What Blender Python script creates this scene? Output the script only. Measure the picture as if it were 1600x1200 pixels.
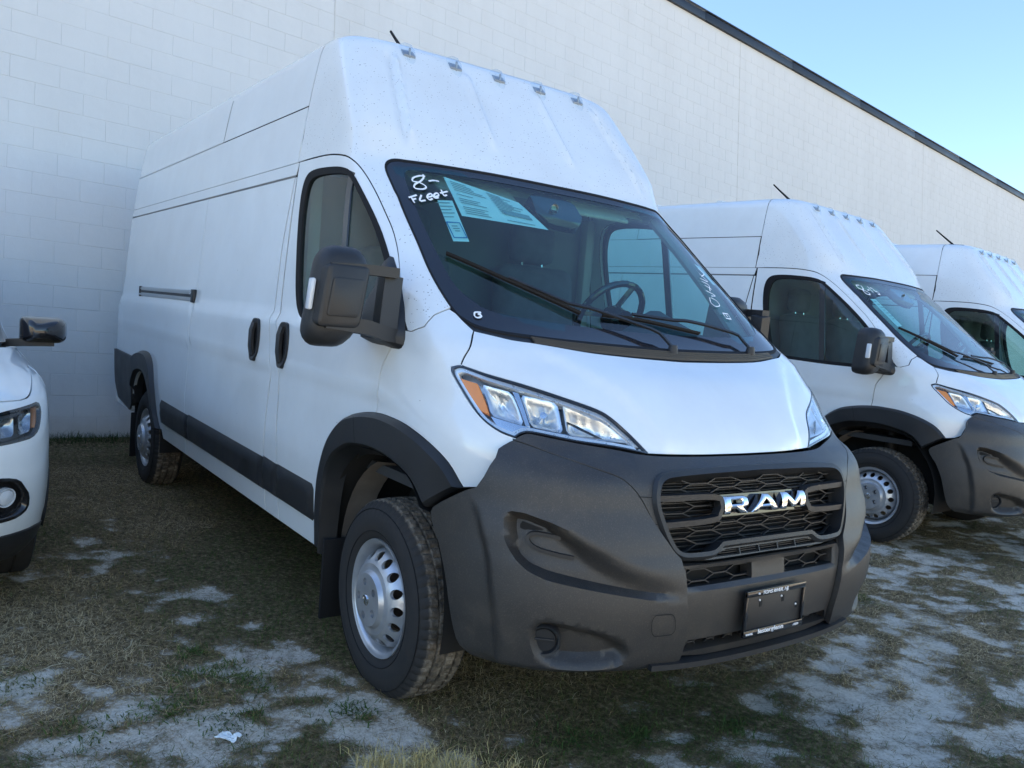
import bpy, bmesh, math, random
import numpy as np
from mathutils import Matrix, Vector
from mathutils.geometry import delaunay_2d_cdt
for o in list(bpy.data.objects):
    bpy.data.objects.remove(o, do_unlink=True)
scene = bpy.context.scene
COL = scene.collection
R_ = math.radians
random.seed(7); RNG = np.random.default_rng(7)

# ------------------------------------------------------------------ camera
cam_data = bpy.data.cameras.new('camera'); cam = bpy.data.objects.new('camera', cam_data); COL.objects.link(cam)
cam_data.sensor_width = 36.0; cam_data.lens = 29.172
cam_data.clip_start = 0.05; cam_data.clip_end = 3000
cam.location = (2.536, -2.7595, 1.1376)
cam.rotation_euler = (R_(90.601), R_(-1.489), R_(47.197))
scene.camera = cam

# ------------------------------------------------------------------ sky, sun, exposure
SUN_EL, SUN_AZ = 38.0, 215.0          # azimuth counted anticlockwise from +X: behind the building
world = bpy.data.worlds.new('World'); scene.world = world; world.use_nodes = True
nt = world.node_tree; nt.nodes.clear()
sky = nt.nodes.new('ShaderNodeTexSky'); sky.sky_type = 'NISHITA'; sky.sun_disc = False
sky.sun_elevation = R_(SUN_EL); sky.sun_rotation = R_(90 - SUN_AZ)
sky.air_density = 1.0; sky.dust_density = 0.15; sky.ozone_density = 3.0; sky.altitude = 0
bg = nt.nodes.new('ShaderNodeBackground'); bg.inputs['Strength'].default_value = 0.064
wo = nt.nodes.new('ShaderNodeOutputWorld')
nt.links.new(sky.outputs[0], bg.inputs[0]); nt.links.new(bg.outputs[0], wo.inputs[0])
sun_d = bpy.data.lights.new('sun', 'SUN'); sun_d.energy = 5.0; sun_d.angle = R_(0.53); sun_d.color = (1.0, 0.96, 0.90)
sun = bpy.data.objects.new('sun', sun_d); COL.objects.link(sun)
sd_ = Vector((math.cos(R_(SUN_EL)) * math.cos(R_(SUN_AZ)), math.cos(R_(SUN_EL)) * math.sin(R_(SUN_AZ)), math.sin(R_(SUN_EL))))
sun.rotation_euler = sd_.to_track_quat('Z', 'Y').to_euler()
sun.location = sd_ * 30
vs = scene.view_settings
vs.view_transform = 'Standard'; vs.look = 'None'; vs.gamma = 1.0; vs.use_curve_mapping = False
vs.exposure = 2.52
scene.render.engine = 'CYCLES'
scene.cycles.max_bounces = 6; scene.cycles.diffuse_bounces = 3; scene.cycles.glossy_bounces = 3; scene.cycles.transparent_max_bounces = 12

# the vans stand on ground that falls away from the wall: frame of the parking slope in the world
G3 = Matrix(((0.986313, 0.128986, 0.102707), (-0.127674, 0.991629, -0.019275), (-0.104334, 0.005898, 0.994525)))
def pose(x, y, z, yaw):
    return G3.to_4x4() @ Matrix.Translation((x, y, z)) @ Matrix.Rotation(yaw, 4, 'Z')
GX, GY = -0.0901, 0.0066              # slope of the ground in the world
def ground_z(X, Y):
    """numpy friendly height of the ground"""
    X = np.asarray(X, float); Y = np.asarray(Y, float)
    xs = np.where(X > 6, 6 + 14 * np.tanh((X - 6) / 14), X)
    ys = np.clip(Y, -25, 25)
    return GX * xs + GY * ys
# ------------------------------------------------------------------ materials
def new_mat(name):
    m = bpy.data.materials.new(name); m.use_nodes = True
    n = m.node_tree.nodes; n.clear()
    out = n.new('ShaderNodeOutputMaterial')
    return m, m.node_tree, out
def N(t, typ, **kw):
    n = t.nodes.new(typ)
    for k, v in kw.items():
        if hasattr(n, k): setattr(n, k, v)
        else: n.inputs[k.replace('_', ' ')].default_value = v
    return n
def L(t, a, b): t.links.new(a, b)
def col(c): return (c[0], c[1], c[2], 1.0)
def ramp(t, stops):
    r = t.nodes.new('ShaderNodeValToRGB'); e = r.color_ramp.elements
    while len(e) < len(stops): e.new(0.5)
    for q, (p, c) in zip(e, stops): q.position = p; q.color = col(c)
    return r
def principled(name, base, rough=.5, metal=0., coat=0., spec=.5, bump=0., bump_scale=200., vary=0., vary_scale=3., dirt=None, coat_rough=.04):
    m, t, out = new_mat(name)
    p = N(t, 'ShaderNodeBsdfPrincipled'); L(t, p.outputs[0], out.inputs[0])
    p.inputs['Base Color'].default_value = col(base); p.inputs['Roughness'].default_value = rough
    p.inputs['Metallic'].default_value = metal; p.inputs['Coat Weight'].default_value = coat
    p.inputs['Coat Roughness'].default_value = coat_rough; p.inputs['Specular IOR Level'].default_value = spec
    tc = N(t, 'ShaderNodeTexCoord')
    last = None
    if vary or dirt:
        ns = N(t, 'ShaderNodeTexNoise', Scale=vary_scale, Detail=6.); L(t, tc.outputs['Object'], ns.inputs['Vector'])
        if dirt:
            r = ramp(t, [(dirt[1], base), (dirt[2], dirt[0])])
        else:
            r = ramp(t, [(.3, [c * (1 - vary) for c in base]), (.7, [min(1, c * (1 + vary)) for c in base])])
        L(t, ns.outputs['Fac'], r.inputs[0]); L(t, r.outputs[0], p.inputs['Base Color'])
        rr = N(t, 'ShaderNodeMapRange'); rr.inputs[1].default_value = .3; rr.inputs[2].default_value = .7
        rr.inputs[3].default_value = max(.02, rough - .06); rr.inputs[4].default_value = min(1, rough + .08)
        L(t, ns.outputs['Fac'], rr.inputs[0]); L(t, rr.outputs[0], p.inputs['Roughness'])
    if bump:
        nb = N(t, 'ShaderNodeTexNoise', Scale=bump_scale, Detail=3.); L(t, tc.outputs['Object'], nb.inputs['Vector'])
        b = N(t, 'ShaderNodeBump', Strength=bump, Distance=.004); L(t, nb.outputs['Fac'], b.inputs['Height']); L(t, b.outputs[0], p.inputs['Normal'])
    return m
def glass_mat(name, tint, ior=1.5, rough=0.0, dust=0.0):
    m, t, out = new_mat(name)
    tr = N(t, 'ShaderNodeBsdfTransparent'); tr.inputs[0].default_value = col(tint)
    gl = N(t, 'ShaderNodeBsdfGlossy'); gl.inputs['Roughness'].default_value = rough; gl.inputs[0].default_value = (1, 1, 1, 1)
    lw = N(t, 'ShaderNodeLayerWeight'); lw.inputs[0].default_value = .5              # thin sheet: same from both sides
    pw = N(t, 'ShaderNodeMath', operation='POWER'); L(t, lw.outputs['Facing'], pw.inputs[0]); pw.inputs[1].default_value = 5.
    fr = N(t, 'ShaderNodeMath', operation='MULTIPLY_ADD'); L(t, pw.outputs[0], fr.inputs[0]); f0 = ((ior - 1) / (ior + 1)) ** 2 * 1.15; fr.inputs[1].default_value = 1 - f0; fr.inputs[2].default_value = f0
    mx = N(t, 'ShaderNodeMixShader'); L(t, fr.outputs[0], mx.inputs[0]); L(t, tr.outputs[0], mx.inputs[1]); L(t, gl.outputs[0], mx.inputs[2])
    last = mx
    if dust:
        d = N(t, 'ShaderNodeBsdfDiffuse'); d.inputs[0].default_value = (.6, .6, .6, 1)
        tc = N(t, 'ShaderNodeTexCoord'); ns = N(t, 'ShaderNodeTexNoise', Scale=6., Detail=8.); L(t, tc.outputs['Object'], ns.inputs[0])
        mr = N(t, 'ShaderNodeMapRange'); mr.inputs[1].default_value = .35; mr.inputs[2].default_value = .8; mr.inputs[3].default_value = dust * .3; mr.inputs[4].default_value = dust
        L(t, ns.outputs['Fac'], mr.inputs[0])
        m2 = N(t, 'ShaderNodeMixShader'); L(t, mr.outputs[0], m2.inputs[0]); L(t, mx.outputs[0], m2.inputs[1]); L(t, d.outputs[0], m2.inputs[2]); last = m2
    L(t, last.outputs[0], out.inputs[0])
    return m
def white_paint(name, specks):
    """white clear-coated paint; with dust film and, on the nose cap, dead insects and grit"""
    m, t, out = new_mat(name)
    p = N(t, 'ShaderNodeBsdfPrincipled'); L(t, p.outputs[0], out.inputs[0])
    p.inputs['Roughness'].default_value = .28; p.inputs['Coat Weight'].default_value = 1.; p.inputs['Coat Roughness'].default_value = .02
    tc = N(t, 'ShaderNodeTexCoord')
    ns = N(t, 'ShaderNodeTexNoise', Scale=2.2, Detail=8., Roughness=.65); L(t, tc.outputs['Object'], ns.inputs['Vector'])
    r = ramp(t, [(.35, (.755, .805, .825)), (.75, (.68, .715, .725))]); L(t, ns.outputs['Fac'], r.inputs[0])
    # fine grit: tiny dark dots of uneven size
    mp = N(t, 'ShaderNodeMapping'); mp.inputs['Scale'].default_value = (1.0, 1.0, 1.6); L(t, tc.outputs['Object'], mp.inputs[0])
    vo = N(t, 'ShaderNodeTexVoronoi', Scale=(78. if specks else 17.)); vo.inputs['Randomness'].default_value = 1.; L(t, mp.outputs[0], vo.inputs['Vector'])
    hs = N(t, 'ShaderNodeSeparateColor'); L(t, vo.outputs['Color'], hs.inputs[0])
    sz = N(t, 'ShaderNodeMapRange'); sz.inputs[1].default_value = (.45 if specks else .86); sz.inputs[2].default_value = 1.; sz.inputs[3].default_value = 0.; sz.inputs[4].default_value = (.24 if specks else .07)
    L(t, hs.outputs[0], sz.inputs[0])
    lt = N(t, 'ShaderNodeMath', operation='LESS_THAN'); L(t, vo.outputs['Distance'], lt.inputs[0]); L(t, sz.outputs[0], lt.inputs[1])
    mm = N(t, 'ShaderNodeMath', operation='MULTIPLY'); L(t, lt.outputs[0], mm.inputs[0]); mm.inputs[1].default_value = .75
    mx = N(t, 'ShaderNodeMix', data_type='RGBA'); L(t, mm.outputs[0], mx.inputs[0]); L(t, r.outputs[0], mx.inputs[6]); mx.inputs[7].default_value = (.05, .045, .04, 1)
    L(t, mx.outputs[2], p.inputs['Base Color'])
    return m
def black_plastic(name):
    """grained black bumper plastic with dried mud film and splashes"""
    m, t, out = new_mat(name)
    p = N(t, 'ShaderNodeBsdfPrincipled'); L(t, p.outputs[0], out.inputs[0]); p.inputs['Roughness'].default_value = .5; p.inputs['Specular IOR Level'].default_value = .6
    tc = N(t, 'ShaderNodeTexCoord')
    n1 = N(t, 'ShaderNodeTexNoise', Scale=4.5, Detail=8., Roughness=.7); L(t, tc.outputs['Object'], n1.inputs[0])
    r1 = ramp(t, [(.30, (.019, .019, .021)), (.55, (.032, .029, .026)), (.85, (.068, .057, .045))]); L(t, n1.outputs['Fac'], r1.inputs[0])
    n2 = N(t, 'ShaderNodeTexNoise', Scale=230., Detail=5., Roughness=.7); L(t, tc.outputs['Object'], n2.inputs[0])
    r2 = ramp(t, [(.54, (0, 0, 0)), (.74, (.40, .40, .40))]); L(t, n2.outputs['Fac'], r2.inputs[0])
    mx = N(t, 'ShaderNodeMix', data_type='RGBA'); L(t, r2.outputs[0], mx.inputs[0]); L(t, r1.outputs[0], mx.inputs[6]); mx.inputs[7].default_value = (.19, .165, .13, 1)
    L(t, mx.outputs[2], p.inputs['Base Color'])
    rg = N(t, 'ShaderNodeMapRange'); rg.inputs[1].default_value = .3; rg.inputs[2].default_value = .8; rg.inputs[3].default_value = .34; rg.inputs[4].default_value = .50
    L(t, n1.outputs['Fac'], rg.inputs[0]); L(t, rg.outputs[0], p.inputs['Roughness'])
    nb = N(t, 'ShaderNodeTexNoise', Scale=620., Detail=2.); L(t, tc.outputs['Object'], nb.inputs[0])
    b = N(t, 'ShaderNodeBump', Strength=.5, Distance=.002); L(t, nb.outputs['Fac'], b.inputs['Height']); L(t, b.outputs[0], p.inputs['Normal'])
    return m
def tyre_rubber(name):
    m, t, out = new_mat(name)
    p = N(t, 'ShaderNodeBsdfPrincipled'); L(t, p.outputs[0], out.inputs[0]); p.inputs['Specular IOR Level'].default_value = .3
    tc = N(t, 'ShaderNodeTexCoord'); g = N(t, 'ShaderNodeNewGeometry')
    n1 = N(t, 'ShaderNodeTexNoise', Scale=22., Detail=8., Roughness=.75); L(t, tc.outputs['Object'], n1.inputs[0])
    at = N(t, 'ShaderNodeAttribute', attribute_name='tread')
    ml = N(t, 'ShaderNodeMath', operation='MULTIPLY'); L(t, at.outputs['Fac'], ml.inputs[0]); L(t, n1.outputs['Fac'], ml.inputs[1])
    r = ramp(t, [(.0, (.024, .024, .025)), (.36, (.034, .032, .030)), (.52, (.14, .118, .092)), (.68, (.30, .265, .22))]); L(t, ml.outputs[0], r.inputs[0])
    L(t, r.outputs[0], p.inputs['Base Color']); p.inputs['Roughness'].default_value = .75
    nb = N(t, 'ShaderNodeTexNoise', Scale=150., Detail=3.); L(t, tc.outputs['Object'], nb.inputs[0])
    b = N(t, 'ShaderNodeBump', Strength=.25, Distance=.003); L(t, nb.outputs['Fac'], b.inputs['Height']); L(t, b.outputs[0], p.inputs['Normal'])
    return m
M = {}
M['white'] = white_paint('white_paint', False)
M['white_nose'] = white_paint('white_paint_with_grit', True)
M['plastic'] = black_plastic('grained_black_plastic')
M['plastic_clean'] = principled('black_plastic', (.017, .018, .020), .45, bump=.25, bump_scale=350, vary=.3, vary_scale=5)
M['gloss_black'] = principled('gloss_black', (.012, .012, .014), .12, coat=.5)
M['rubber'] = principled('rubber', (.012, .012, .013), .7, spec=.2)
M['tyre'] = tyre_rubber('tyre_rubber')
M['silver'] = principled('silver_steel_paint', (.50, .52, .55), .34, metal=.65, vary=.12, vary_scale=14)
M['dark_metal'] = principled('dark_metal', (.03, .03, .03), .6, metal=.4)
M['rust'] = principled('rusty_cast_iron', (.10, .07, .05), .8, bump=.4, bump_scale=90)
M['chrome'] = principled('chrome', (.86, .87, .88), .06, metal=1.)
M['satin'] = principled('satin_chrome', (.72, .75, .78), .22, metal=1.)
M['reflector'] = principled('lamp_reflector', (.80, .80, .79), .32, metal=1., vary=.1, vary_scale=40)
M['lamp_grey'] = principled('lamp_housing_grey', (.30, .33, .36), .3, metal=.4)
M['lamp_silver'] = principled('lamp_housing_silver', (.72, .73, .73), .30, metal=.7, vary=.1, vary_scale=30)
M['amber'] = principled('amber_lens', (.85, .27, .03), .25, coat=.4)
M['lens'] = glass_mat('clear_lamp_lens', (.93, .96, .98), 1.45)
M['lamp_lens'] = principled('clear_ribbed_lens', (.62, .66, .70), .12, coat=.6, bump=.5, bump_scale=120)
M['windshield'] = glass_mat('green_tinted_windscreen', (.46, .78, .80), 1.52, dust=.012)
M['door_glass'] = glass_mat('green_tinted_side_glass', (.55, .76, .73), 1.52, dust=.012)
M['frit'] = principled('black_glass_border', (.012, .014, .02), .06, coat=.3)
M['dash'] = principled('dark_grey_dashboard', (.035, .038, .042), .65, bump=.2, bump_scale=300)
M['seat'] = principled('black_seat_cloth', (.065, .068, .075), .9, bump=.4, bump_scale=400, vary=.3, vary_scale=9)
M['lining'] = principled('beige_headlining', (.42, .40, .34), .9)
M['trim_grey'] = principled('grey_cabin_trim', (.30, .31, .30), .7)
M['bulkhead'] = principled('dark_bulkhead', (.10, .11, .115), .7)
M['paper'] = principled('white_paper', (.80, .82, .80), .7)
M['print'] = principled('grey_print', (.30, .34, .36), .7)
M['blue_print'] = principled('blue_print', (.08, .22, .42), .6)
M['chalk'] = principled('white_marker', (.85, .86, .86), .8)
M['white_print'] = principled('white_lettering', (.80, .80, .80), .5)
M['groove'] = principled('grey_seam_sealer', (.20, .21, .22), .8)
M['groove_pale'] = principled('pale_seam_sealer', (.42, .43, .44), .8)
M['beige'] = principled('primer_beige_panel', (.15, .13, .11), .8, vary=.25, vary_scale=8)
M['aluminium'] = principled('aluminium_rail', (.55, .57, .58), .35, metal=.8)
M['undercoat'] = principled('dark_undercoat', (.012, .012, .012), .9)

# ------------------------------------------------------------------ mesh helpers
def link(o, parent=None):
    COL.objects.link(o)
    if parent is not None: o.parent = parent
    return o
def mesh_obj(name, verts, faces, mat, parent=None, smooth=True, normals=None, sharp=None):
    me = bpy.data.meshes.new(name); me.from_pydata([tuple(map(float, v)) for v in verts], [], [tuple(int(i) for i in f) for f in faces])
    me.update()
    if mat is not None: me.materials.append(M[mat] if isinstance(mat, str) else mat)
    if smooth: me.polygons.foreach_set('use_smooth', [True] * len(me.polygons))
    if normals is not None:
        me.normals_split_custom_set_from_vertices([tuple(map(float, n)) for n in normals])
    elif sharp is not None:
        me.set_sharp_from_angle(angle=R_(sharp))
    return link(bpy.data.objects.new(name, me), parent)
class MB:
    """collects shapes into ONE mesh"""
    def __init__(self): self.v = []; self.f = []
    def add(self, v, f):
        b = len(self.v); self.v += [tuple(map(float, p)) for p in v]; self.f += [tuple(i + b for i in q) for q in f]; return self
    def box(self, c, s, rot=None, bev=0.0):
        """box with chamfered edges"""
        bm = bmesh.new(); bmesh.ops.create_cube(bm, size=1.0)
        for w in bm.verts: w.co = Vector((w.co.x * s[0], w.co.y * s[1], w.co.z * s[2]))
        if bev > 0: bmesh.ops.bevel(bm, geom=list(bm.edges), offset=bev, segments=2, profile=.5, affect='EDGES')
        mt = Matrix.Translation(c) @ (rot.to_4x4() if rot is not None else Matrix())
        bm.verts.ensure_lookup_table(); bm.verts.index_update()
        self.add([mt @ w.co for w in bm.verts], [[w.index for w in q.verts] for q in bm.faces]); bm.free(); return self
    def tube(self, pts, r, seg=8, cap=True):
        pts = [Vector(p) for p in pts]; n = len(pts)
        rs = r if hasattr(r, '__len__') else [r] * n
        v = []; up = Vector((0, 0, 1))
        prev = None
        for i, p in enumerate(pts):
            d = (pts[min(i + 1, n - 1)] - pts[max(i - 1, 0)]).normalized()
            a = prev if prev is not None else (up if abs(d.z) < .9 else Vector((1, 0, 0)))
            x = (a - d * a.dot(d)).normalized(); y = d.cross(x); prev = x
            for k in range(seg):
                t = 2 * math.pi * k / seg; v.append(p + (x * math.cos(t) + y * math.sin(t)) * rs[i])
        f = [(i * seg + k, i * seg + (k + 1) % seg, (i + 1) * seg + (k + 1) % seg, (i + 1) * seg + k) for i in range(n - 1) for k in range(seg)]
        if cap: f += [tuple(range(seg))[::-1], tuple((n - 1) * seg + k for k in range(seg))]
        return self.add(v, f)
    def bar(self, pts, w, h, up=(0, 0, 1)):
        """rectangular section along a polyline; w sideways, h along up"""
        pts = [Vector(p) for p in pts]; n = len(pts); v = []; U = Vector(up)
        for i, p in enumerate(pts):
            d = (pts[min(i + 1, n - 1)] - pts[max(i - 1, 0)]).normalized()
            x = d.cross(U).normalized(); u = x.cross(d).normalized()
            for a, b in ((-1, -1), (1, -1), (1, 1), (-1, 1)): v.append(p + x * a * w / 2 + u * b * h / 2)
        f = [(i * 4 + k, i * 4 + (k + 1) % 4, i * 4 + 4 + (k + 1) % 4, i * 4 + 4 + k) for i in range(n - 1) for k in range(4)]
        f += [(3, 2, 1, 0), tuple((n - 1) * 4 + k for k in range(4))]
        return self.add(v, f)
    def lathe(self, prof, seg=32, origin=(0, 0, 0), axis='Y', close=False):
        """prof: (radius, position along axis)"""
        o = Vector(origin); v = []
        for r, a in prof:
            for k in range(seg):
                t = 2 * math.pi * k / seg; c, s = r * math.cos(t), r * math.sin(t)
                v.append(o + (Vector((c, a, s)) if axis == 'Y' else Vector((a, c, s)) if axis == 'X' else Vector((c, s, a))))
        n = len(prof)
        f = [(i * seg + k, i * seg + (k + 1) % seg, (i + 1) * seg + (k + 1) % seg, (i + 1) * seg + k) for i in range(n - 1) for k in range(seg)]
        return self.add(v, f)
    def extrude_poly(self, poly, fn, d):
        """flat polygon (2D) mapped by fn(a,b,depth) to 3D and given thickness d"""
        n = len(poly); v = [fn(a, b, 0) for a, b in poly] + [fn(a, b, d) for a, b in poly]
        f = [tuple(range(n)), tuple(range(2 * n - 1, n - 1, -1))] + [(i, (i + 1) % n, n + (i + 1) % n, n + i) for i in range(n)]
        f = [f[0], f[1]] + [q[::-1] for q in f[2:]]
        return self.add(v, f)
    def build(self, name, mat, parent=None, smooth=True, sharp=35, fix=True):
        me = bpy.data.meshes.new(name); me.from_pydata(self.v, [], self.f); me.update()
        if fix:
            bm = bmesh.new(); bm.from_mesh(me); bmesh.ops.recalc_face_normals(bm, faces=bm.faces); bm.to_mesh(me); bm.free()
        me.materials.append(M[mat] if isinstance(mat, str) else mat)
        if smooth:
            me.polygons.foreach_set('use_smooth', [True] * len(me.polygons)); me.set_sharp_from_angle(angle=R_(sharp))
        return link(bpy.data.objects.new(name, me), parent)
def empty(name, matrix, label, cat, group=None):
    o = bpy.data.objects.new(name, None); COL.objects.link(o); o.empty_display_size = .3
    o.matrix_world = matrix; o['label'] = label; o['category'] = cat
    if group: o['group'] = group
    return o
def mirror_obj(o, parent=None, name=None):
    """mirror image of a part across the middle plane of its vehicle"""
    me = o.data.copy(); n = len(me.vertices)
    co = np.empty(n * 3); me.vertices.foreach_get('co', co); co = co.reshape(-1, 3); 
    keep = None
    if me.has_custom_normals:
        ln = np.empty(len(me.loops) * 3); me.loops.foreach_get('normal', ln) if hasattr(me.loops[0], 'normal') else None
        ln = ln.reshape(-1, 3); lv = np.empty(len(me.loops), dtype=np.int64); me.loops.foreach_get('vertex_index', lv)
        vn = np.zeros((n, 3)); vn[lv] = ln; vn[:, 1] *= -1; keep = vn
    co[:, 1] *= -1
    me.vertices.foreach_set('co', co.ravel()); me.flip_normals(); me.update()
    if keep is not None: me.normals_split_custom_set_from_vertices([tuple(map(float, q)) for q in keep])
    return link(bpy.data.objects.new(name or o.name.split('.')[0], me), parent if parent is not None else o.parent)
def text_mesh(txt, size, name, mat, parent, fn, extrude=.0008, shear=0., align='LEFT', xscale=1.0, bold=0.0):
    """letters as a mesh; fn maps flat (a,b,c) to the vehicle"""
    cu = bpy.data.curves.new(name, 'FONT'); cu.body = txt; cu.size = size; cu.extrude = extrude; cu.shear = shear; cu.align_x = align; cu.offset = bold
    ob = bpy.data.objects.new(name, cu); COL.objects.link(ob)
    dg = bpy.context.evaluated_depsgraph_get(); me = bpy.data.meshes.new_from_object(ob.evaluated_get(dg))
    bpy.data.objects.remove(ob, do_unlink=True)
    for w in me.vertices: w.co = fn(w.co.x * xscale, w.co.y, w.co.z)
    me.materials.clear(); me.materials.append(M[mat]); me.update()
    return link(bpy.data.objects.new(name, me), parent)

# ------------------------------------------------------------------ surfaces given by outlines
def pchip(xk, yk):
    xk = np.array(xk, float); yk = np.array(yk, float); h = np.diff(xk); dl = np.diff(yk) / h
    m = np.zeros_like(yk); m[0] = dl[0]; m[-1] = dl[-1]
    for i in range(1, len(xk) - 1):
        if dl[i-1] * dl[i] > 0:
            w1 = 2 * h[i] + h[i-1]; w2 = h[i] + 2 * h[i-1]
            m[i] = (w1 + w2) / (w1 / dl[i-1] + w2 / dl[i])
    def fn(x):
        x = min(max(float(x), xk[0]), xk[-1])
        i = min(max(int(np.searchsorted(xk, x, side='right')) - 1, 0), len(xk) - 2)
        t = (x - xk[i]) / h[i]
        return float((2*t**3 - 3*t**2 + 1) * yk[i] + (t**3 - 2*t**2 + t) * h[i] * m[i] + (-2*t**3 + 3*t**2) * yk[i+1] + (t**3 - t**2) * h[i] * m[i+1])
    return fn
class Skin:
    """outer skin of a vehicle given by its horizontal outlines: by height z, the nose position, corner depth,
    squareness and half width. s runs along the outline from the middle of the nose, positive to the vehicle's right."""
    def __init__(self, rows, widths, na=120):
        r = np.array(rows, float)
        self.xf = pchip(r[:, 0], r[:, 1]); self.D = pchip(r[:, 0], r[:, 2]); self.n = pchip(r[:, 0], r[:, 3])
        w = np.array(widths, float); self.ys = pchip(w[:, 0], w[:, 1]); self.cache = {}
        th = np.linspace(0, 1, na); th = .5 - .5 * np.cos(np.pi * th); th = (.5 - .5 * np.cos(np.pi * th)) * np.pi / 2
        self.c = np.maximum(np.cos(th), 0); self.s = np.maximum(np.sin(th), 0)
    def outline(self, z):
        k = round(float(z), 4); o = self.cache.get(k)
        if o is None:
            xf, D, n, ys = self.xf(k), self.D(k), self.n(k), self.ys(k)
            x = xf - D + D * self.c ** (2 / n); y = ys * self.s ** (2 / n); x[-1] = xf - D; y[0] = 0
            a = np.concatenate([[0], np.cumsum(np.hypot(np.diff(x), np.diff(y)))])
            o = (x, y, a, xf - D, ys); self.cache[k] = o
        return o
    def at(self, s, z):
        sg = 1. if s < 0 else -1.; s = abs(s); x, y, a, xc, ys = self.outline(z)
        if s >= a[-1]: return np.array([xc - (s - a[-1]), sg * ys, z])
        return np.array([np.interp(s, a, x), sg * np.interp(s, a, y), z])
    def s_x(self, X, z):
        x, y, a, xc, ys = self.outline(z)
        return float(a[-1] + (xc - X)) if X <= xc else float(np.interp(-X, -x, a))
    def s_y(self, Y, z):
        x, y, a, xc, ys = self.outline(z); return float(np.interp(Y, y, a))
    def nrm(self, s, z, e=.006):
        p = self.at(s + e, z) - self.at(s - e, z); q = self.at(s, z + e) - self.at(s, z - e)
        n = np.cross(q, p); l = np.linalg.norm(n)
        return n / l if l > 1e-12 else np.array([1., 0, 0])
def P3(sk, s, z, off=0.): return Vector(sk.at(s, z) + sk.nrm(s, z) * off)
def dens(poly, h, closed=True):
    out = []; n = len(poly)
    for i in range(n if closed else n - 1):
        a = np.array(poly[i], float); b = np.array(poly[(i + 1) % n], float); k = max(1, int(math.ceil(np.linalg.norm(b - a) / h)))
        for j in range(k): out.append(tuple(a + (b - a) * j / k))
    if not closed: out.append(tuple(poly[-1]))
    return out
def chaikin(poly, it=2, closed=True):
    for _ in range(it):
        o = []; n = len(poly)
        if not closed: o.append(tuple(poly[0]))
        for i in range(n if closed else n - 1):
            a = np.array(poly[i], float); b = np.array(poly[(i + 1) % n], float)
            o += [tuple(a * .75 + b * .25), tuple(a * .25 + b * .75)]
        if not closed: o.append(tuple(poly[-1]))
        poly = o
    return poly
def spline(pts, k=6):
    """smooth open curve through points"""
    p = [np.array(q, float) for q in pts]; p = [2 * p[0] - p[1]] + p + [2 * p[-1] - p[-2]]; o = []
    for i in range(1, len(p) - 2):
        for j in range(k):
            t = j / k
            o.append(tuple(.5 * ((2 * p[i]) + (p[i+1] - p[i-1]) * t + (2*p[i-1] - 5*p[i] + 4*p[i+1] - p[i+2]) * t*t + (3*p[i] - p[i-1] - 3*p[i+1] + p[i+2]) * t**3)))
    o.append(tuple(p[-2])); return o
def area2(p): return sum(p[i][0] * p[(i+1) % len(p)][1] - p[(i+1) % len(p)][0] * p[i][1] for i in range(len(p)))
def inset(poly, d):
    """moves a closed outline inwards by d"""
    p = np.array(poly, float); n = len(p)
    if area2(poly) < 0: d = -d
    o = []
    for i in range(n):
        a = p[i] - p[i-1]; b = p[(i+1) % n] - p[i]
        a /= np.linalg.norm(a) + 1e-12; b /= np.linalg.norm(b) + 1e-12
        na = np.array([-a[1], a[0]]); nb = np.array([-b[1], b[0]]); m = na + nb; m /= max(np.linalg.norm(m), .5)
        k = min(1 / max(m @ na / max(np.linalg.norm(m), 1e-9), .5), 2.); o.append(tuple(p[i] + m / max(np.linalg.norm(m), 1e-9) * d * k))
    return o
def in_poly(P, poly):
    x, y = P[:, 0], P[:, 1]; r = np.zeros(len(P), bool); n = len(poly)
    for i in range(n):
        x1, y1 = poly[i]; x2, y2 = poly[(i + 1) % n]
        if y1 == y2: continue
        c = ((y1 > y) != (y2 > y)) & (x < (x2 - x1) * (y - y1) / (y2 - y1) + x1); r ^= c
    return r
def dist_poly(P, poly, closed=True):
    q = np.array(poly, float); d = np.full(len(P), 1e9); n = len(q)
    for i in range(n if closed else n - 1):
        a = q[i]; b = q[(i + 1) % n]; ab = b - a; t = np.clip(((P - a) @ ab) / max(ab @ ab, 1e-12), 0, 1)
        d = np.minimum(d, np.linalg.norm(P - (a + t[:, None] * ab), axis=1))
    return d
def sstep(x): x = np.clip(x, 0, 1); return x * x * (3 - 2 * x)
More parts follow.
